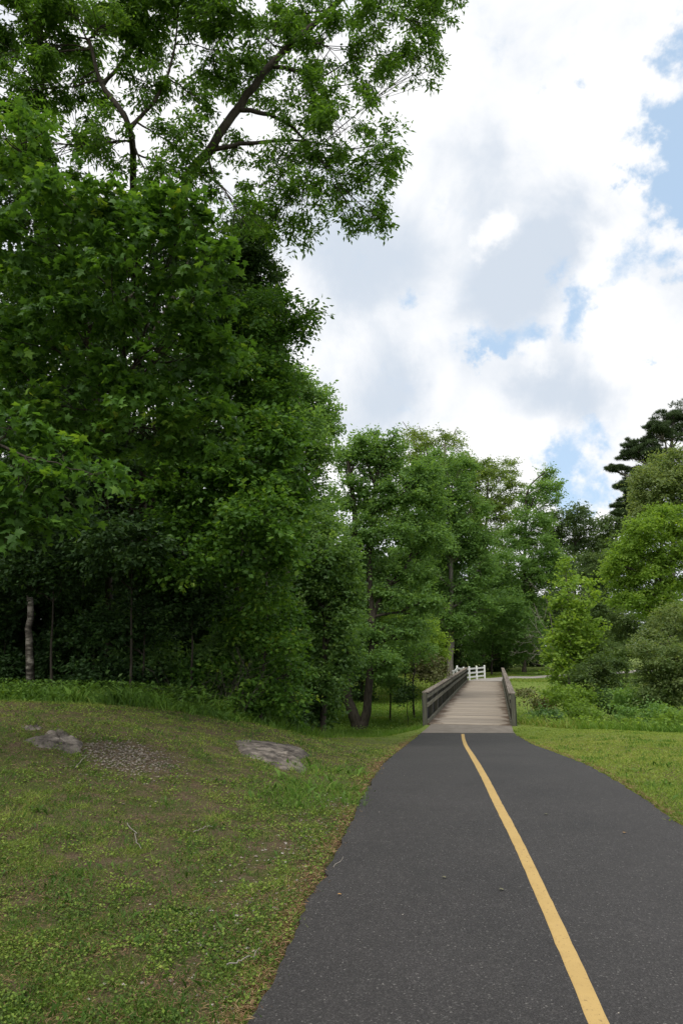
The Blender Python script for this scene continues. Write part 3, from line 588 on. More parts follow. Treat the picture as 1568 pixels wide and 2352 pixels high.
shr += [(30, 1612, 'lime', 60, 20, 15.2, 'low light brush at the left frame edge behind the small rock sliver'), (150, 1600, 'mid', 60, 26, 15.6, 'low brush right of the blotched trunk foot'), (260, 1612, 'mid', 60, 24, 15.0, 'low brush on the knoll rim behind the pebble scar'),
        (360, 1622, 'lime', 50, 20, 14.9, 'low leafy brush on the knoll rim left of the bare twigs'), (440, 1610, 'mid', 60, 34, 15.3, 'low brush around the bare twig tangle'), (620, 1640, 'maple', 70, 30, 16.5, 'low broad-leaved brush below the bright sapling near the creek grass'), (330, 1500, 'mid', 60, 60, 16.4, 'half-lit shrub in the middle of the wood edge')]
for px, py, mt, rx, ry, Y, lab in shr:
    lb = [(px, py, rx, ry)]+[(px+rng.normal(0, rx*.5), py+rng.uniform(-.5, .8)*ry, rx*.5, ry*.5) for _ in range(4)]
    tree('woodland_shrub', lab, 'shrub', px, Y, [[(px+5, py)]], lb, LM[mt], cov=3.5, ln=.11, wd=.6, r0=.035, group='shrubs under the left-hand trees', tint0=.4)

# woods closing the left: interior trees (individual, sharing a few crowns)
def generic_tree(name, label, Hh, Rw, leaf, ln, cov, bk, group, cat='tree', low=.12):
    root = tag(empty(name, (0, 0, 0)), label, cat, group)
    LB = []
    for i in range(9):
        z = Hh*(low+(1-low)*((i+.5)/9)); w = Rw*math.sin(math.pi*min(.97, .25+.75*(i+.5)/9))*rng.uniform(.6, .8); a = rng.uniform(0, 6.28); LB.append((np.array([math.cos(a)*Rw*.35, math.sin(a)*Rw*.35, z]), (w, w, Hh*.10)))
    me, subs = crown(LB, ln, .6, 'rhomb', cov, leaf, subk=14, subr=(.25, .4), tint0=.45)
    obj('crown', me, root); tr = smooth_path([(0, 0, -.3), (rng.normal(0, .2), rng.normal(0, .2), Hh*.5), (0, 0, Hh*.93)], 10, .03); paths = [(tr, np.linspace(Hh*.013, Hh*.003, 10))]
    for c, sc in subs:
        a = tr[min(9, max(1, int(c[2]/Hh*9)-1))]; paths.append((smooth_path([a, c], 5, .05), np.linspace(Hh*.005, Hh*.001, 5)))
    V, q = tubes_np(paths, 5); obj('trunk', mesh_np('trunk', V, q, BK[bk], smooth=True), root); TOTAL[0] += len(q)*2
    return root
def place(proto, X, Y, rz, s, label, used=[]):
    if proto.name in used:
        r = proto.copy(); COL.objects.link(r)
        for ch in proto.children: c = ch.copy(); COL.objects.link(c); c.parent = r
    else: r = proto; used.append(proto.name)
    r.location = (X, Y, float(zt(X, Y))-.05); r.rotation_euler = (0, 0, rz); r.scale = (s, s, s)
    if label: r['label'] = label
    return r
wl = 'tree crowded deep in the dark wood on the left, half hidden by the front row'
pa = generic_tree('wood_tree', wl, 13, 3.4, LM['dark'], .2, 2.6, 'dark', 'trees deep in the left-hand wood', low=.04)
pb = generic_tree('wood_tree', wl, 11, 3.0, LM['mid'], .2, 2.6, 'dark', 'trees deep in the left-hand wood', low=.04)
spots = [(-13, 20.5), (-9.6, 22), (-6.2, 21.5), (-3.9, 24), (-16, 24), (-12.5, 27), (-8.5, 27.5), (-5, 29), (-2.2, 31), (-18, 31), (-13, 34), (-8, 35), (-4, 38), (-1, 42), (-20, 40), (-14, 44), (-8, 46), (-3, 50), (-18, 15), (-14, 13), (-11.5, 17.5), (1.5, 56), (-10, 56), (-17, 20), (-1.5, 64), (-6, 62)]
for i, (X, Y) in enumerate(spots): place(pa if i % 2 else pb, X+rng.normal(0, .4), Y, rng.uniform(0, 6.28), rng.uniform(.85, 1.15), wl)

# 10 split trunk tree group
tree('split_trunk_tree', 'tree with a trunk split in a V from the base on the low green ground', 'tree', 825, 37.5,
     [[(818, 1660), (806, 1630), (794, 1580), (800, 1480), (808, 1350), (815, 1200), (800, 1060)], [(835, 1660), (842, 1625), (850, 1560), (853, 1430), (848, 1280), (860, 1130), (880, 1010)], [(853, 1430, 0), (880, 1360), (925, 1310), (960, 1230)]],
     [(790, 1060, 40, 35), (830, 1030, 35, 30), (865, 1060, 45, 45), (900, 1040, 35, 40), (800, 1130, 50, 40), (870, 1150, 60, 45), (930, 1120, 55, 50), (975, 1100, 45, 45), (1000, 1160, 40, 45), (840, 1220, 65, 40), (930, 1210, 70, 45), (990, 1240, 45, 45), (860, 1300, 50, 35), (950, 1310, 65, 40), (810, 1310, 35, 40), (900, 1370, 50, 30), (970, 1380, 50, 35), (820, 1400, 40, 35), (870, 1450, 60, 30), (790, 1470, 35, 35), (940, 1440, 50, 30), (860, 1000, 12, 25), (905, 1000, 8, 20), (820, 1010, 14, 16), (880, 1520, 45, 30), (780, 1560, 25, 25)],
     LM['mid'], cov=4.6, ln=.18, wd=.6, r0=.36, subk=14, twigs=6, tint0=.45)
tree('young_tree', 'thin sapling standing on bright grass left of the bridge', 'tree', 950, 44,
     [[(948, 1560), (955, 1480), (950, 1420)]], [(950, 1440, 40, 30), (970, 1490, 35, 30), (930, 1490, 30, 30), (960, 1400, 40, 30)], LM['mid'], cov=3.6, ln=.18, r0=.07, tint0=.5)
tree('young_tree', 'small leafy tree between the split trunk and the bridge rail', 'tree', 895, 42,
     [[(895, 1570), (890, 1520)]], [(890, 1530, 40, 30), (915, 1490, 40, 30), (870, 1560, 30, 22), (910, 1570, 30, 22)], LM['mid'], cov=3.5, ln=.17, r0=.06, tint0=.45)
tree('round_bush', 'small dark round bush low on the grass by the left rail', 'bush', 935, 40, [[(935, 1590)]], [(935, 1592, 24, 20), (920, 1600, 16, 14)], LM['dark'], cov=4, ln=.13, r0=.03, tint0=.6)
tree('brush_clump', 'reddish brown brush clump behind the left bridge rail', 'bush', 990, 56, [[(990, 1540)]], [(985, 1535, 35, 25), (1010, 1550, 28, 18), (960, 1545, 28, 22), (1000, 1515, 25, 14)], LM['redbrush'], cov=2.6, ln=.2, r0=.03, tint0=.5)
tree('yellow_green_tree', 'yellow-green young trees behind the split trunk tree', 'tree', 930, 58,
     [[(930, 1500), (935, 1400)]], [(925, 1410, 45, 28), (950, 1390, 30, 20), (900, 1440, 40, 30), (980, 1450, 40, 30), (940, 1480, 60, 35), (1000, 1490, 35, 30), (900, 1500, 50, 30)], LM['lime'], cov=4, ln=.22, r0=.1, tint0=.6)
# 11 tall trunk by the fence
tree('tall_tree', 'tall tree with thick straight grey trunk beside the white fence', 'tree', 1035, 68,
     [[(1035, 1500), (1034, 1420), (1036, 1300), (1030, 1150), (1020, 1020)]],
     [(1010, 1060, 45, 30), (1060, 1075, 40, 30), (965, 1100, 45, 40), (960, 1180, 50, 45), (1000, 1240, 60, 50), (950, 1290, 50, 45), (960, 1370, 50, 45), (1060, 1230, 60, 50), (1040, 1120, 50, 40), (990, 1130, 45, 40), (1070, 1180, 55, 45), (1020, 1200, 60, 45), (1090, 1250, 50, 45), (1030, 1280, 60, 45), (1100, 1310, 45, 45), (1010, 1350, 55, 40), (1070, 1370, 55, 40), (1010, 1420, 50, 30), (1060, 1430, 45, 26), (1100, 1400, 40, 40), (1050, 1450, 30, 15)],
     LM['mid'], cov=4.2, ln=.26, r0=.36, bk='pine', subk=14, tint0=.4)
tree('thin_topped_tree', 'pale thin-topped tree with bare dead twigs at its crown', 'tree', 990, 80,
     [[(990, 1400), (985, 1150), (985, 1070), (978, 1030)], [(978, 1030, 0), (960, 1005), (942, 992), (924, 968)], [(978, 1030, 0), (968, 1000), (962, 978)], [(985, 1070, 0), (1015, 1030), (1040, 1000), (1050, 982)]],
     [(960, 1100, 50, 40), (1070, 1080, 40, 35), (900, 1090, 50, 40), (880, 1180, 60, 60), (950, 1005, 35, 20), (1000, 1010, 35, 22), (1045, 1010, 22, 25), (1040, 1050, 30, 30), (980, 1050, 40, 35), (940, 1040, 35, 30), (1020, 1090, 45, 40)], LM['light'], cov=2.2, ln=.26, r0=.28, bk='grey', subk=16, subr=(.15, .28), twigs=10)
tree('round_crown_tree', 'pale round-crowned tree above the bridge with branches showing', 'tree', 1110, 92,
     [[(1110, 1450), (1115, 1250), (1120, 1100)]],
     [(1080, 1090, 40, 32), (1110, 1075, 35, 25), (1150, 1085, 40, 28), (1185, 1110, 24, 18), (1075, 1140, 45, 40), (1140, 1140, 45, 30), (1100, 1200, 60, 50), (1160, 1180, 40, 30), (1130, 1260, 60, 50), (1190, 1140, 20, 14)], LM['light'], cov=3.2, ln=.30, r0=.35, bk='grey', subk=14, tint0=.35, subr=(.18, .32))
tree('open_topped_tree', 'tall open-topped tree with stepped branches right of the bridge line', 'tree', 1206, 83,
     [[(1205, 1450), (1204, 1300), (1208, 1180), (1215, 1120), (1250, 1085)]],
     [(1255, 1090, 20, 16), (1240, 1120, 30, 18), (1275, 1118, 20, 16), (1215, 1150, 25, 20), (1260, 1150, 28, 16), (1225, 1190, 50, 30), (1180, 1240, 50, 35), (1235, 1250, 50, 35), (1160, 1300, 50, 40), (1220, 1320, 55, 40), (1255, 1310, 35, 35), (1170, 1370, 55, 40), (1230, 1390, 50, 35), (1140, 1400, 40, 40), (1185, 1440, 50, 26), (1130, 1460, 45, 24), (1120, 1330, 45, 45), (1265, 1280, 35, 25)], LM['mid'], cov=4.0, ln=.28, r0=.25, bk='dark', tint0=.48, subk=14)
tree('tree', 'low-branched tree over the far end of the bridge deck', 'tree', 1130, 76,
     [[(1130, 1500), (1125, 1440)]], [(1100, 1480, 45, 25), (1150, 1480, 45, 25), (1120, 1430, 50, 30), (1090, 1510, 30, 15), (1180, 1500, 40, 20), (1150, 1390, 60, 40), (1200, 1440, 50, 35), (1230, 1490, 40, 24)], LM['mid'], cov=3.6, ln=.24, r0=.14, tint0=.4)
tree('dark_tree', 'dark rounded tree far back in the dip of the skyline', 'tree', 1320, 125,
     [[(1320, 1400), (1320, 1250)]],
     [(1290, 1195, 32, 25), (1325, 1185, 30, 24), (1355, 1210, 28, 22), (1300, 1240, 50, 35), (1350, 1250, 45, 35), (1320, 1300, 60, 45), (1270, 1230, 30, 30), (1380, 1290, 40, 40)], LM['backdark'], cov=4, ln=.5, r0=.4, tint0=.5)
tree('dark_tree', 'dark far tree low in front of the pine, right of the skyline dip', 'tree', 1420, 118,
     [[(1420, 1400), (1420, 1250)]], [(1400, 1200, 26, 18), (1430, 1195, 30, 22), (1460, 1210, 40, 30), (1410, 1240, 40, 35), (1450, 1270, 50, 45)], LM['backdark'], cov=4, ln=.5, r0=.4, tint0=.7)
# pine on the right
tree('pine_tree', 'tall dark pine with layered boughs at the right skyline', 'tree', 1535, 66,
     [[(1540, 1400), (1545, 1200), (1540, 1050), (1548, 950)]],
     [(1548, 960, 45, 22), (1510, 985, 30, 16), (1540, 1000, 60, 26), (1465, 1020, 38, 18), (1500, 1035, 50, 20), (1440, 1045, 25, 14), (1500, 1060, 45, 16), (1412, 1078, 24, 8), (1455, 1085, 35, 14), (1490, 1100, 50, 20), (1430, 1115, 25, 10), (1460, 1135, 38, 18), (1440, 1160, 34, 14), (1590, 970, 60, 50), (1600, 1060, 50, 60), (1470, 1175, 35, 14), (1425, 1180, 22, 9)],
     LM['pine'], bk='pine', r0=.32, needle=900, ln=.32, twigs=16)
tree('pale_tree', 'soft grey-green tree in front of the pine at the right edge', 'tree', 1520, 54,
     [[(1520, 1400), (1520, 1150)]],
     [(1510, 1070, 35, 22), (1550, 1060, 40, 26), (1480, 1100, 35, 24), (1520, 1110, 60, 35), (1470, 1145, 30, 22), (1530, 1150, 70, 30), (1590, 1110, 60, 60), (1495, 1180, 50, 24)], LM['silver'], cov=4.5, ln=.24, r0=.25, tint0=.68, flat=.5)
tree('lime_tree', 'large yellow-green round tree at the right edge under the pine', 'tree', 1520, 47,
     [[(1520, 1500), (1515, 1300)]],
     [(1530, 1185, 50, 30), (1480, 1210, 45, 30), (1560, 1220, 50, 45), (1440, 1260, 40, 35), (1500, 1260, 55, 40), (1430, 1320, 45, 45), (1490, 1330, 60, 45), (1560, 1310, 60, 60), (1440, 1380, 45, 30), (1510, 1390, 60, 35), (1600, 1250, 60, 80), (1415, 1290, 22, 22)], LM['lime'], cov=4.6, ln=.2, r0=.25, tint0=.45, subk=20)
tree('background_tree', 'mid-green tree filling the gap left of the lime-coloured tree', 'tree', 1390, 74,
     [[(1390, 1500), (1390, 1330)]],
     [(1370, 1290, 30, 25), (1400, 1280, 20, 16), (1350, 1330, 30, 30), (1395, 1340, 40, 30), (1400, 1400, 50, 35), (1370, 1440, 50, 30), (1430, 1450, 40, 25), (1350, 1390, 40, 40), (1400, 1480, 50, 24)], LM['backdark'], cov=5, ln=.24, r0=.2, tint0=.6)
tree('background_tree', 'tree with pale drooping sprays above the far path bend', 'tree', 1440, 60,
     [[(1440, 1520), (1440, 1430)]], [(1430, 1420, 40, 22), (1470, 1440, 45, 25), (1420, 1460, 45, 22), (1400, 1490, 45, 18), (1460, 1485, 45, 22), (1430, 1505, 30, 12)], LM['silver'], cov=3.6, ln=.2, r0=.14, tint0=.3)
tree('arching_shrub_tree', 'silvery small-leaved arching tree at the right edge over the weeds', 'tree', 1540, 30,
     [[(1540, 1600), (1535, 1500)]],
     [(1545, 1420, 45, 35), (1520, 1470, 55, 35), (1490, 1500, 40, 25), (1550, 1510, 60, 40), (1500, 1550, 50, 35), (1560, 1570, 60, 40), (1520, 1600, 55, 30), (1600, 1500, 60, 70), (1475, 1480, 20, 12)], LM['silver'], cov=4.5, ln=.12, wd=.55, r0=.1, tint0=.58, subk=22)
tree('sycamore_tree', 'young sycamore with upright bright leafy spires right of the bridge', 'tree', 1305, 38,
     [[(1305, 1570), (1308, 1450), (1300, 1330)], [(1308, 1450, 0), (1350, 1380), (1360, 1340)]],
     [(1297, 1300, 13, 20), (1303, 1340, 20, 22), (1352, 1335, 12, 18), (1362, 1368, 16, 14), (1285, 1385, 24, 20), (1330, 1395, 30, 24), (1300, 1430, 36, 26), (1350, 1440, 35, 28), (1275, 1465, 24, 22), (1320, 1480, 40, 28), (1270, 1510, 24, 20), (1300, 1530, 40, 26), (1345, 1500, 36, 28), (1290, 1560, 36, 20)], LM['lime'], cov=4.0, ln=.19, wd=.8, r0=.09, tint0=.62, subk=16, bk='grey')
tree('honeysuckle_bush', 'rounded dusty-green bush leaning on the right of the sycamore', 'bush', 1370, 36,
     [[(1370, 1590), (1370, 1530)]], [(1365, 1500, 35, 28), (1395, 1530, 40, 26), (1350, 1550, 45, 26), (1400, 1570, 40, 26), (1430, 1530, 26, 12), (1350, 1590, 45, 20)], LM['silver'], cov=4, ln=.14, r0=.06, tint0=.25)
# dead grey tree beside the sycamore
dY = 40.; dpt = P(1268, 1590, dY); dead = tag(empty('dead_tree', (dpt[0], dY, float(zt(dpt[0], dY)))), 'bare dead grey branches poking out left of the sycamore', 'dead tree')
dp = []
def dbranch(a, b2, r, k):
    q = smooth_path([P(*a, dY), P((a[0]+b2[0])/2+rng.normal(0, 3), (a[1]+b2[1])/2+4, dY+rng.normal(0, .2)), P(*b2, dY+rng.normal(0, .5))], 7); dp.append((q, np.linspace(r, r*.3, 7)))
    if k > 0:
        for _ in range(3):
            j = rng.uniform(.3, .9); s_ = (a[0]+(b2[0]-a[0])*j, a[1]+(b2[1]-a[1])*j); L = math.hypot(b2[0]-a[0], b2[1]-a[1])*rng.uniform(.3, .55); an = math.atan2(b2[1]-a[1], b2[0]-a[0])+rng.choice([-1, 1])*rng.uniform(.3, .8)
            dbranch(s_, (s_[0]+L*math.cos(an), s_[1]+L*math.sin(an)), r*.5, k-1)
dbranch((1275, 1600), (1268, 1450), .05, 0)
for a, b2 in [((1272, 1540), (1203, 1490)), ((1270, 1520), (1200, 1455)), ((1268, 1490), (1215, 1420)), ((1268, 1460), (1225, 1385)), ((1268, 1450), (1245, 1345)), ((1270, 1500), (1210, 1500)), ((1290, 1440), (1320, 1370))]: dbranch(a, b2, .022, 2)
V, q = tubes_np(dp, 5); V = V-np.array(dead.location); obj('branch', mesh_np('branch', V, q, BK['pale'], smooth=True), dead)
# twig tangle at wood edge
tY = 14.9; tp = P(500, 1640, tY); tw = tag(empty('bare_twig_tangle', (tp[0], tY, float(zt(tp[0], tY)))), 'tangle of bare grey twigs at the foot of the wood edge', 'bare bush'); dp = []; dY = tY
for k in range(30):
    x0 = rng.uniform(420, 560); dbranch((x0, 1650), (x0+rng.normal(15, 45), rng.uniform(1500, 1620)), .010, 1)
V, q = tubes_np(dp, 4); V = V-np.array(tw.location); obj('branch', mesh_np('branch', V, q, BK['grey'], smooth=True), tw)
# shrubs on the right bank
rs = [(1310, 1600, 55, 26, 33, 'lime', 'bright three-leaved bush below the sycamore', .30), (1335, 1630, 45, 22, 30, 'lime', 'light green bush in front of the three-leaved bush', .25), (1240, 1618, 38, 16, 40, 'redbrush', 'brownish thin brush between bridge post and bright bush', .75), (1245, 1650, 40, 22, 28.5, 'vine', 'low scrubby bush right of the near bridge post', .2),
      (1400, 1610, 40, 26, 34, 'dark', 'dark bush in the shade under the dusty-green bush', .7), (1445, 1610, 50, 30, 31, 'mid', 'tall leafy weeds thicket before the arching tree', .75), (1500, 1640, 50, 24, 27, 'mid', 'thicket of leafy stems under the arching tree', .6), (1550, 1655, 50, 22, 25, 'lime', 'lush low bush at the right frame edge', .3), (1208, 1592, 26, 9, 46, 'redbrush', 'thin brown brush on the bank past the middle of the rail', .8)]
for px, py, rx, ry, Y, mt, lab, t0 in rs:
    lb = [(px, py, rx*.8, ry)]+[(px+rng.normal(0, rx*.6), py+rng.uniform(-.5, .6)*ry, rx*.45, ry*.55) for _ in range(4)]
    tree('bank_shrub', lab, 'shrub', px, Y, [[(px, py)]], lb, LM[mt], cov=3.2, ln=.0042*Y+.01, wd=.6, r0=.02, group='shrubs on the right creek bank', tint0=t0)
# far forest behind everything
fl = 'tree in the far dark wood behind the path, one of many alike'
qa = generic_tree('far_tree', fl, 19, 6, LM['backdark'], .5, 3.4, 'dark', 'trees of the far wood', low=.03); qb = generic_tree('far_tree', fl, 17, 5.5, LM['mid'], .46, 3.2, 'grey', 'trees of the far wood', low=.05)
fs = [(-28, 80, 0, 1), (-18, 84, 1, 1), (-9, 80, 0, 1), (-3, 90, 1, 1), (4, 86, 0, .95), (10, 92, 1, 1), (16, 98, 0, .95), (22, 97, 0, .9), (28, 104, 0, .85), (35, 112, 0, .85), (42, 116, 0, .85), (50, 114, 0, .95), (58, 112, 1, 1), (66, 106, 0, 1), (28, 92, 0, .6), (38, 100, 0, .55), (47, 103, 0, .6), (54, 98, 1, .8),
      (0, 72, 1, .7), (5, 76, 0, .7), (9, 80, 0, .6), (14, 84, 0, .6), (20, 87, 0, .55), (25, 84, 1, .4), (32, 90, 0, .45), (45, 92, 0, .5), (50, 84, 1, .6), (58, 78, 1, .7), (-14, 70, 0, .8), (-22, 66, 1, .9), (43, 72, 1, .5), (48, 66, 1, .5), (2, 110, 0, 1), (14, 112, 1, 1), (60, 92, 0, .8), (7, 84, 1, 1.05), (11.5, 88, 0, 1), (-1, 70, 1, .95), (-6, 110, 1, 1), (31, 120, 0, .9)]
for X, Y, k, s in fs: place(qa if k == 0 else qb, X+rng.normal(0, .6), Y, rng.uniform(0, 6.28), s*rng.uniform(.93, 1.05), fl)

# ------------------------------------------------------------------ grass and other ground cover
def scatter(n, x0, x1, y0, y1, power=1.0):
    """more samples near the viewpoint: density ~ Y^-power"""
    if power: 
        u = rng.random(n); a = 1-power
        Y = (y0**a+u*(y1**a-y0**a))**(1/a) if abs(a) > 1e-6 else y0*(y1/y0)**u
    else: Y = rng.uniform(y0, y1, n)
    return rng.random(n), Y
def vn(X, Y, s, seed=0):
    """cheap smooth value noise in numpy"""
    r = np.random.default_rng(seed); G = r.random((64, 64)); x = X/s+100; y = Y/s+100; i = np.floor(x).astype(int); j = np.floor(y).astype(int); u = x-i; v = y-j; u = u*u*(3-2*u); v = v*v*(3-2*v); g = lambda a, b: G[a % 64, b % 64]
    return (g(i, j)*(1-u)+g(i+1, j)*u)*(1-v)+(g(i, j+1)*(1-u)+g(i+1, j+1)*u)*v
def onpath(X, Y, mrg=0.0):
    a = (Y < 26.3) & (X > xl(Y)+mrg) & (X < xr(Y)-mrg)
    q = (X-BA[0])*BD[0]+(Y-BA[1])*BD[1]; w = np.abs((X-BA[0])*BN[0]+(Y-BA[1])*BN[1]); a |= (q > -.6) & (q < BLEN+.5) & (w < 1.75)
    return a | (dist_far(X, Y) < 1.52)
def bare(X, Y):
    """bare patches: around the pebble scar and along the path's left edge"""
    d = np.hypot((X-SC[0]-.25*(SC[1]-Y))/SCW/1.15, (Y-SC[1])/SCD/1.1)+.5*(vn(X, Y, .5, 77)-.5); e = np.hypot((X+.62)/.22, (Y-6.0)/1.3); return np.clip(np.maximum((1-d)*2, (1-e)*.75), 0, .93)
def turf(name, X, Y, h, w, mat, tint, lean=.5, kind='stuff', label=None, tri=False):
    n = len(X); z = zt(X, Y); p = np.stack([X, Y, z-.005], 1); ax = unit(np.stack([rng.normal(0, lean, n), rng.normal(0, lean, n), np.ones(n)], 1)); nm = rng.normal(size=(n, 3)); nm[:, 2] *= .2
    nm = unit(nm); h = np.asarray(h)*rng.uniform(.5, 1.3, n); side = unit(np.cross(ax, nm)); wv = (np.asarray(w)*rng.uniform(.7, 1.3, n))[:, None]
    bend = unit(np.stack([rng.normal(0, 1, n), rng.normal(0, 1, n), np.full(n, -.35)], 1))
    mid_ = p+ax*h[:, None]*.55; tip = p+ax*h[:, None]*.9+bend*h[:, None]*.35
    if tri:
        V = np.stack([p-side*wv*.5, p+side*wv*.5, tip], 1).reshape(-1, 3); return tag(obj(name, mesh_np(name, V, np.arange(n*3).reshape(n, 3), mat, np.clip(tint, 0, 1))), label, kind=kind)
    V = np.stack([p-side*wv*.5, p+side*wv*.5, mid_+side*wv*.45, tip, mid_-side*wv*.45], 1).reshape(-1, 3)
    TOTAL[0] += 3*n
    return tag(obj(name, mesh_np(name, V, np.arange(n*5).reshape(n, 5), mat, np.clip(tint, 0, 1))), label, kind=kind)
def leaflets(name, X, Y, h, ln, wd, mat, tint, label=None, upr=1.0):
    n = len(X); z = zt(X, Y); p = np.stack([X, Y, z+h*rng.random(n)], 1); ax = unit(np.stack([rng.normal(0, 1, n), rng.normal(0, 1, n), rng.uniform(-.1, .7, n)], 1)); nm = np.array([0, 0, upr])+rng.normal(0, .45, (n, 3))
    TOTAL[0] += 2*n
    return tag(obj(name, leaf_mesh(name, p, ax, nm, ln*rng.uniform(.6, 1.3, n), wd, 'rhomb', np.clip(tint, 0, 1), mat)), label, kind='stuff')
# --- near lawn, left and right of the path
def lawn_pts(n, side, y0=2.2, y1=24, power=1.35):
    u, Y = scatter(n, 0, 0, y0, y1, power)
    if side < 0:
        a = -(.55*Y+1.3); b2 = xl(Y)+.02; X = a+(b2-a)*u; e = np.interp(X, GX, GE)
    else:
        a = xr(Y)-.02; b2 = .55*Y+1.8; b2 = np.maximum(b2, a+.3); X = a+(b2-a)*u; e = np.interp(X, GX, GE)
    k = (Y < e+1.2) & ~onpath(X, Y); return X[k], Y[k]
X, Y = lawn_pts(430000, -1); pn = vn(X, Y, .45, 1)*.35+vn(X, Y, .12, 2)*.65; br = bare(X, Y); knoll = sst(8.5, 12, Y)*sst(-.2, 1.2, xl(Y)-X)*.35
keep = rng.random(len(X)) < np.clip((pn-.27)*2.4, .12, .95)*(1-.96*br)*(1-.3*knoll); X, Y = X[keep], Y[keep]; pn = pn[keep]; kn = knoll[keep]
big = vn(X, Y, 1.3, 5)
turf('lawn_grass', X, Y, .032+.05*np.clip(vn(X, Y, .22, 9)-.45, 0, 1)*3, np.maximum(.003, .0007*Y), LM['lawn'], .12+.36*big+.25*(vn(X, Y, .2, 8)-.5)+rng.normal(0, .17, len(X))+kn*.55+sst(14, 20, Y)*.0+.1*sst(.4, 0, xl(Y)-X), lean=.85, tri=True)
X, Y = lawn_pts(200000, 1, 4.2, 27, 1.1); keep = rng.random(len(X)) < .95; X, Y = X[keep], Y[keep]; big = vn(X, Y, 1.7, 6)
turf('lawn_grass', X, Y, np.full(len(X), .05), np.maximum(.005, .0012*Y), LM['lawn'], .30+.36*big+rng.normal(0, .15, len(X)), lean=1.1, tri=True)
# clover and creeping weeds in the left turf
X, Y = lawn_pts(190000, -1, 2.2, 15, 1.15); pn = vn(X, Y, .16, 11)*.7+vn(X, Y, .9, 12)*.3; keep = (rng.random(len(X)) < np.clip((pn-.38)*3.2, 0.03, .9)) & (bare(X, Y) < .35); X, Y = X[keep], Y[keep]
leaflets('clover_cover', X, Y, .04, .011+.0013*Y, .85, LM['lawn'], .02+.34*vn(X, Y, .3, 13)+rng.normal(0, .16, len(X)), 'patches of clover and low weeds in the left turf')
# lusher tufts of grass
def tufts(n, side, y0, y1, hh, name, mat, t0, per=26, rad=.07, sel=None):
    X, Y = lawn_pts(n*3, side, y0, y1, 1.2)
    if sel is not None: k = sel(X, Y); X, Y = X[k], Y[k]
    X, Y = X[:n], Y[:n]; k = bare(X, Y) < .5; X, Y = X[k], Y[k]
    X2 = np.repeat(X, per)+rng.normal(0, rad, len(X)*per); Y2 = np.repeat(Y, per)+rng.normal(0, rad, len(X)*per); k = ~onpath(X2, Y2, .07); X2, Y2 = X2[k], Y2[k]
    return turf(name, X2, Y2, np.full(len(X2), hh), np.maximum(.004, .0006*Y2), mat, t0+rng.normal(0, .15, len(X2)), lean=.55)
tufts(1100, -1, 2.3, 15, .075, 'grass_tufts', LM['lush'], .15)
tufts(160, -1, 6, 11, .16, 'grass_tufts', LM['lush'], .45, 40, .1, lambda X, Y: (xl(Y)-X > .05) & (xl(Y)-X < 1.1) & (Y > 7.6) & (Y < 10.5))
tufts(300, 1, 6, 24, .09, 'edge_grass', LM['lawn'], .3, 30, .07, lambda X, Y: X-xr(Y) < .12)
tufts(160, -1, 2.3, 24, .07, 'edge_grass', LM['lawn'], .4, 24, .06, lambda X, Y: xl(Y)-X < .12)
tufts(200, 1, 7, 22, .10, 'grass_tufts', LM['lush'], .45, 26, .1)
# dead straw and thatch: everywhere thin, thick along the path's edge
X, Y = lawn_pts(80000, -1, 2.2, 15, 1.5); k = rng.random(len(X)) < .95*np.clip(vn(X, Y, .3, 21)*1.5-.2, 0, 1)+.9*np.exp(-(xl(Y)-X)/.12); X, Y = X[k], Y[k]
def straw(X, Y, ln=.07, name='dry_thatch'):
    n = len(X); p = np.stack([X, Y, zt(X, Y)+.012+.012*rng.random(n)], 1); ax = unit(np.stack([rng.normal(0, 1, n), rng.normal(0, 1, n), rng.normal(.1, .15, n)], 1)); TOTAL[0] += 2*n
    tag(obj(name, leaf_mesh(name, p, ax, np.array([0, 0, 1.])+rng.normal(0, .3, (n, 3)), ln*rng.uniform(.4, 1.2, n), .07+.006*Y, 'rhomb', rng.random(n), LM['straw'])), kind='stuff')
straw(X, Y, .038)
Ye = rng.uniform(2.2, 23, 38000)**1.0; Ye = 2.2+(Ye-2.2)*rng.random(38000)**.6; sd_ = rng.random(38000) < .55
Xe = np.where(sd_, xl(Ye)+.06-np.abs(rng.normal(0, .13, 38000)), xr(Ye)-.07+np.abs(rng.normal(0, .09, 38000))); k = vn(Xe, Ye, .4, 31) > .28; straw(Xe[k], Ye[k], .05, 'path_edge_litter')
# --- rough growth: knoll top weeds, creek grass, right weeds, far lawn
def region(n, x0, x1, y0, y1, f): X = rng.uniform(x0, x1, n); Y = rng.uniform(y0, y1, n); k = f(X, Y) & ~onpath(X, Y, -.1); return X[k], Y[k]
eg = lambda X: np.interp(X, GX, GE)
X, Y = region(30000, -12, -1.2, 13, 18, lambda X, Y: (Y > eg(X)-1.2) & (Y < eg(X)+2.6) & (vn(X, Y, .6, 41) > .3))
turf('woodland_edge_weeds', X, Y, .12+.42*vn(X, Y, .5, 42)**2, np.full(len(X), .018), LM['lush'], .1+.6*vn(X, Y, .6, 43)+rng.normal(0, .15, len(X)), .45)
X, Y = region(16000, -12, -2, 13, 17.5, lambda X, Y: (Y > eg(X)-1.0)); leaflets('woodland_edge_leaves', X, Y, .42, .075, .45, LM['lush'], .3+rng.normal(0, .2, len(X)))
X, Y = region(90000, -3.5, 3.2, 15.5, 36, lambda X, Y: (Y > eg(X)+.8) & (rng.random(len(X)) < np.clip(24/Y, 0, 1)))
turf('creek_grass', X, Y, .22+.45*vn(X, Y, 1.4, 51)*sst(3.2, .0, X), .0011*Y, LM['lush'], .35+.35*vn(X, Y, 1.2, 52)+rng.normal(0, .14, len(X)), .4, tri=True)
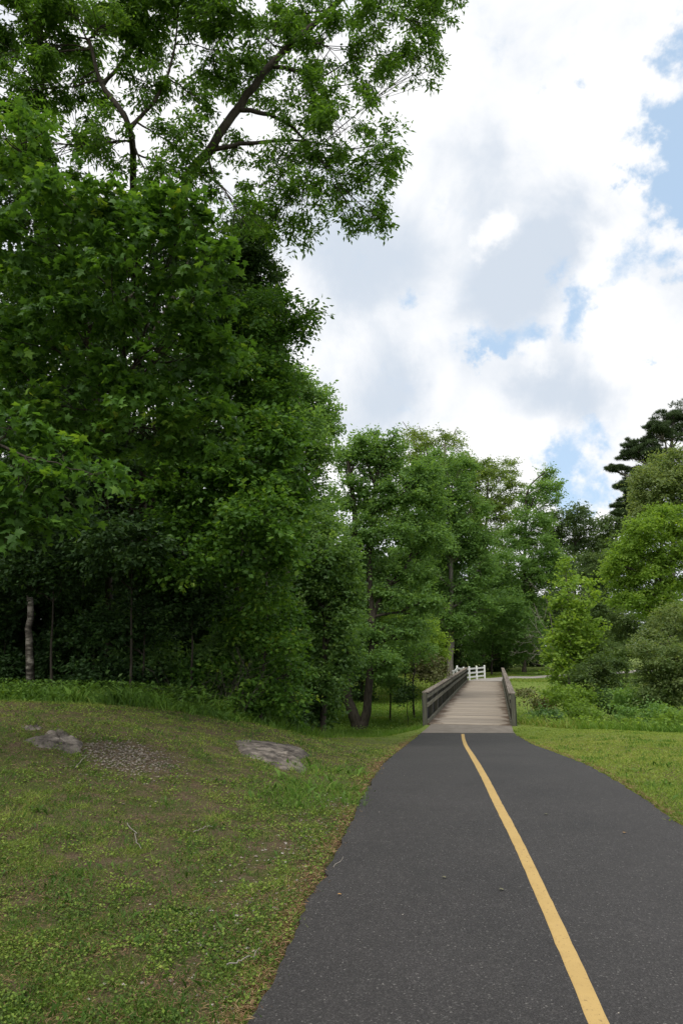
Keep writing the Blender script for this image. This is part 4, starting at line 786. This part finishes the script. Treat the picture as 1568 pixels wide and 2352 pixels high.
X, Y = region(55000, -6, 9, 28, 62, lambda X, Y: ((X-BA[0])*BN[0]+(Y-BA[1])*BN[1] < -1.6))
turf('creek_ground_cover', X, Y, .16+.12*vn(X, Y, 2, 53), .0013*Y, LM['lush'], .5+.5*vn(X, Y, 2.2, 54)+rng.normal(0, .14, len(X)), .7, tri=True)
leaflets('creek_leafy_cover', X[:30000], Y[:30000], .25, .09, .7, LM['lush'], .45+.4*vn(X[:30000], Y[:30000], 1.2, 55)+rng.normal(0, .14, len(X[:30000])))
rr_ = lambda X, Y: ((X-BA[0])*BN[0]+(Y-BA[1])*BN[1] > 1.7)
X, Y = region(75000, 5, 24, 20, 38, lambda X, Y: (Y > eg(X)+.5) & rr_(X, Y))
hh = .35+1.1*vn(X, Y, 1.6, 61)*sst(0, 5, Y-eg(X)); turf('bank_weeds', X, Y, hh*1.12, .0018*Y, LM['lush'], .45+.6*vn(X, Y, 1.8, 62)+rng.normal(0, .15, len(X)), .35, tri=True)
k = rng.random(len(X)) < .35; leaflets('bank_leafy_weeds', X[k], Y[k], hh[k]*1.1, .13, .5, LM['lime'], .3+.4*vn(X[k], Y[k], 1.1, 63)+rng.normal(0, .15, k.sum()))
X, Y = region(60000, 12, 45, 36, 90, lambda X, Y: rr_(X, Y) & (rng.random(len(X)) < np.clip(50/Y, 0, 1)))
turf('far_lawn', X, Y, np.full(len(X), .10), .0013*Y, LM['lush'], .42+.3*vn(X, Y, 2.5, 71)+rng.normal(0, .1, len(X)), .6, tri=True)
X, Y = region(16000, 6, 18, 60, 76, lambda X, Y: dist_far(X, Y) > 1.4); turf('verge_grass', X, Y, np.full(len(X), .12), .0014*Y, LM['lawn'], .45+rng.normal(0, .15, len(X)), .6)

# ------------------------------------------------------------------ rocks, stones, debris
m, t, o = newmat('granite'); b = bsdf(t, .9, .2); g = geo(t)
n = noise(t, 4, 8, .7, g); n2 = noise(t, 30, 5, .7, g); c = mul(t, ramp(t, n, [(.36, (.045, .038, .033)), (.5, (.125, .108, .093)), (.64, (.27, .235, .20))]), ramp(t, n2, [(.3, (.7, .7, .7)), (.7, (1.15, 1.15, 1.15))]))
t.links.new(c, b.inputs['Base Color']); bump(t, b, n, .8, .05); t.links.new(b.outputs[0], o.inputs[0]); M_ROCK = m
def rock(label, corners, h, Yc, seed):
    """low outcrop following its pixel outline, really lying on the knoll"""
    r = np.random.default_rng(seed); pts = []
    for px, py in corners:
        lo, hi = 3., 30.
        for _ in range(40):
            md = (lo+hi)/2; a, b_ = ray(px, py)
            if CAMZ+b_*md > float(zt(a*md, md)): lo = md
            else: hi = md
        a, b_ = ray(px, py); pts.append((a*lo, lo))
    pts = np.array(pts); c = pts.mean(0); V = []; rings = [1.08, .97, .8, .55, .25]
    ang = np.linspace(0, len(pts), 36, endpoint=False)
    for ri, s in enumerate(rings):
        for a in ang:
            i = int(a); u = a-i; q = pts[i % len(pts)]*(1-u)+pts[(i+1) % len(pts)]*u; q = c+(q-c)*s*(1+.07*math.sin(a*3.1+seed)); z = float(zt(q[0], q[1])); hh = [-.06, .35, .75, .95, 1.0][ri]
            V.append((q[0], q[1], z+h*hh*(1+.0*ri)+(r.normal(0, .012) if ri else -.03)))
    V.append((c[0], c[1], float(zt(*c))+h*1.02)); F_ = [(k*36+i, k*36+(i+1) % 36, (k+1)*36+(i+1) % 36, (k+1)*36+i) for k in range(4) for i in range(36)]
    me = bpy.data.meshes.new('rock'); b0 = np.array([c[0], c[1], float(zt(*c))]); me.from_pydata([tuple(np.array(v)-b0) for v in V], [], F_+[(144+i, 144+(i+1) % 36, 180) for i in range(36)]); me.materials.append(M_ROCK)
    tag(obj('rock', me, None, tuple(b0)), label, 'rock')
rock('grey granite outcrop lying flush in the grass nearest the path', [(545, 1706), (600, 1701), (655, 1712), (700, 1722), (711, 1735), (690, 1745), (702, 1765), (690, 1778), (655, 1768), (610, 1752), (565, 1738)], .06, 11, 1)
rock('flat dark-centred rock slab at the far left of the knoll', [(58, 1703), (110, 1682), (140, 1678), (165, 1690), (188, 1708), (190, 1728), (165, 1730), (130, 1722), (90, 1715)], .04, 12, 2)
rock('small flat rock sliver behind the flat slab on the knoll', [(50, 1671), (80, 1668), (100, 1671), (95, 1677), (60, 1677)], .015, 13, 3)
def stones(name, n, X, Y, s0, s1, col1, col2, label=None):
    m, t, o = newmat(name+'_mat'); b = bsdf(t, .85, .2); a = nd(t, 'ShaderNodeAttribute'); a.attribute_name = 'tint'; t.links.new(ramp(t, a.outputs['Fac'], [(0, col1), (1, col2)]), b.inputs['Base Color']); t.links.new(b.outputs[0], o.inputs[0])
    O = np.array([(1, 0, 0), (0, 1, 0), (-1, 0, 0), (0, -1, 0), (0, 0, 1), (0, 0, -1)], float); Fo = np.array([(0, 1, 4), (1, 2, 4), (2, 3, 4), (3, 0, 4), (1, 0, 5), (2, 1, 5), (3, 2, 5), (0, 3, 5)])
    s = rng.uniform(s0, s1, n)*rng.uniform(.5, 1, n); z = np.where(onpath(X, Y), zp(Y)+.012, zt(X, Y)); th = rng.uniform(0, 6.28, n)
    q = O[None]*(s[:, None, None]*rng.uniform(.5, 1.1, (n, 6, 3))*np.array([1, .8, .45])); qx = q[..., 0]*np.cos(th)[:, None]-q[..., 1]*np.sin(th)[:, None]; qy = q[..., 0]*np.sin(th)[:, None]+q[..., 1]*np.cos(th)[:, None]
    V = np.stack([qx+X[:, None], qy+Y[:, None], q[..., 2]+(z+s*.2)[:, None]], -1).reshape(-1, 3); Fc = (np.arange(n)*6)[:, None, None]+Fo[None]
    tag(obj(name, mesh_np(name, V, Fc.reshape(-1, 3), m, np.repeat(rng.random(n), 8))), label, kind='stuff')
n = 3200; Y = SC[1]+rng.normal(0, SCD*.55, n); X = SC[0]+.25*(SC[1]-Y)+rng.normal(0, SCW*.62, n); k = rng.random(n) < .25+.5*bare(X, Y); X, Y = X[k], Y[k]; n = len(X); stones('pebble_scatter', n, X, Y, .010, .030, (.07, .055, .042), (.30, .265, .22), 'bare scar of pale pebbles between the two rock outcrops')
n = 500; Y = rng.uniform(3, 8.5, n); X = xl(Y)-.1-np.abs(rng.normal(0, .35, n)); stones('edge_stones', n, X, Y, .008, .028, (.14, .11, .09), (.45, .42, .38))
n = 60; Y = rng.uniform(2.8, 14, n); X = xl(Y)+(xr(Y)-xl(Y))*rng.random(n)**1.6; stones('path_grit', n, X, Y, .003, .009, (.2, .18, .15), (.5, .46, .40))
def twig_on(label, pts, r, mat, name='twig'):
    w = []
    for px, py in pts: Y_ = row_Y(py); w.append((ray(px, py)[0]*Y_, Y_, float(zp(Y_))+.012+r))
    w = smooth_path(w, 12); b0 = w[0].copy(); V, q = tubes_np([(w-b0, np.linspace(r, r*.5, 12))], 6); tag(obj(name, mesh_np(name, V, q, mat, smooth=True), None, tuple(b0)), label, 'twig')
twig_on('curved pale twig lying on the asphalt near its left edge', [(765, 1998), (770, 1990), (780, 1985), (786, 1978), (788, 1972)], .004, BK['pale'])
for lab, pts in [('pale dead stick lying in the turf left of the path, low in the view', [(650, 2240), (700, 2228), (745, 2200)]), ('thin bleached stick in the grass at the middle of the left turf', [(365, 1905), (390, 1935), (405, 1965)]), ('short straw-coloured stick on the upper left turf', [(215, 1775), (240, 1752), (262, 1738)]), ('thin dead stick in the left turf close to the asphalt edge', [(555, 1925), (585, 1915), (610, 1912)])]:
    w = [(*hit(px*.62+0 if False else px*.80, py), 0) for px, py in pts]; w = [(q[0], q[1], float(zt(q[0], q[1]))+.05) for q in w]; w = smooth_path(w, 12, .012); b0 = w[0].copy(); V, q = tubes_np([(w-b0, np.linspace(.0042, .002, 12))], 6); tag(obj('stick', mesh_np('stick', V, q, BK['pale'], smooth=True), None, tuple(b0)), lab, 'stick')
m, t, o = newmat('dry_leaf'); b = bsdf(t, .8, .2); b.inputs['Base Color'].default_value = (.42, .24, .09, 1); t.links.new(b.outputs[0], o.inputs[0]); M_DRY = m
m, t, o = newmat('grey_leaf'); b = bsdf(t, .8, .2); b.inputs['Base Color'].default_value = (.15, .145, .09, 1); t.links.new(b.outputs[0], o.inputs[0]); M_GL = m
for px, py, L, mt, lab in [(778, 2060, .028, M_DRY, 'small tan dry leaf on the asphalt below the twig'), (1019, 2020, .034, M_GL, 'dull olive leaf on the asphalt between twig and yellow line'), (1150, 2048, .036, M_GL, 'narrow olive leaf on the asphalt close to the yellow line'), (1250, 1874, .045, M_GL, 'grey-green crumpled leaf on the asphalt right of the yellow line'), (1430, 1917, .035, M_DRY, 'tiny tan leaf on the asphalt at the right side')]:
    Y_ = row_Y(py); X_ = ray(px, py)[0]*Y_; p = np.array([[0, 0, 0.]]); a_ = rng.uniform(0, 6.28)
    V, Fc, k_ = leaf_geo(p, np.array([[math.cos(a_), math.sin(a_), .05]]), np.array([[.1, .1, 1.]]), np.array([L]), .55, 'maple'); tag(obj('fallen_leaf', mesh_np('fallen_leaf', V, Fc, mt), None, (X_, Y_, float(zp(Y_))+.024)), lab, 'leaf', 'leaves fallen on the asphalt')
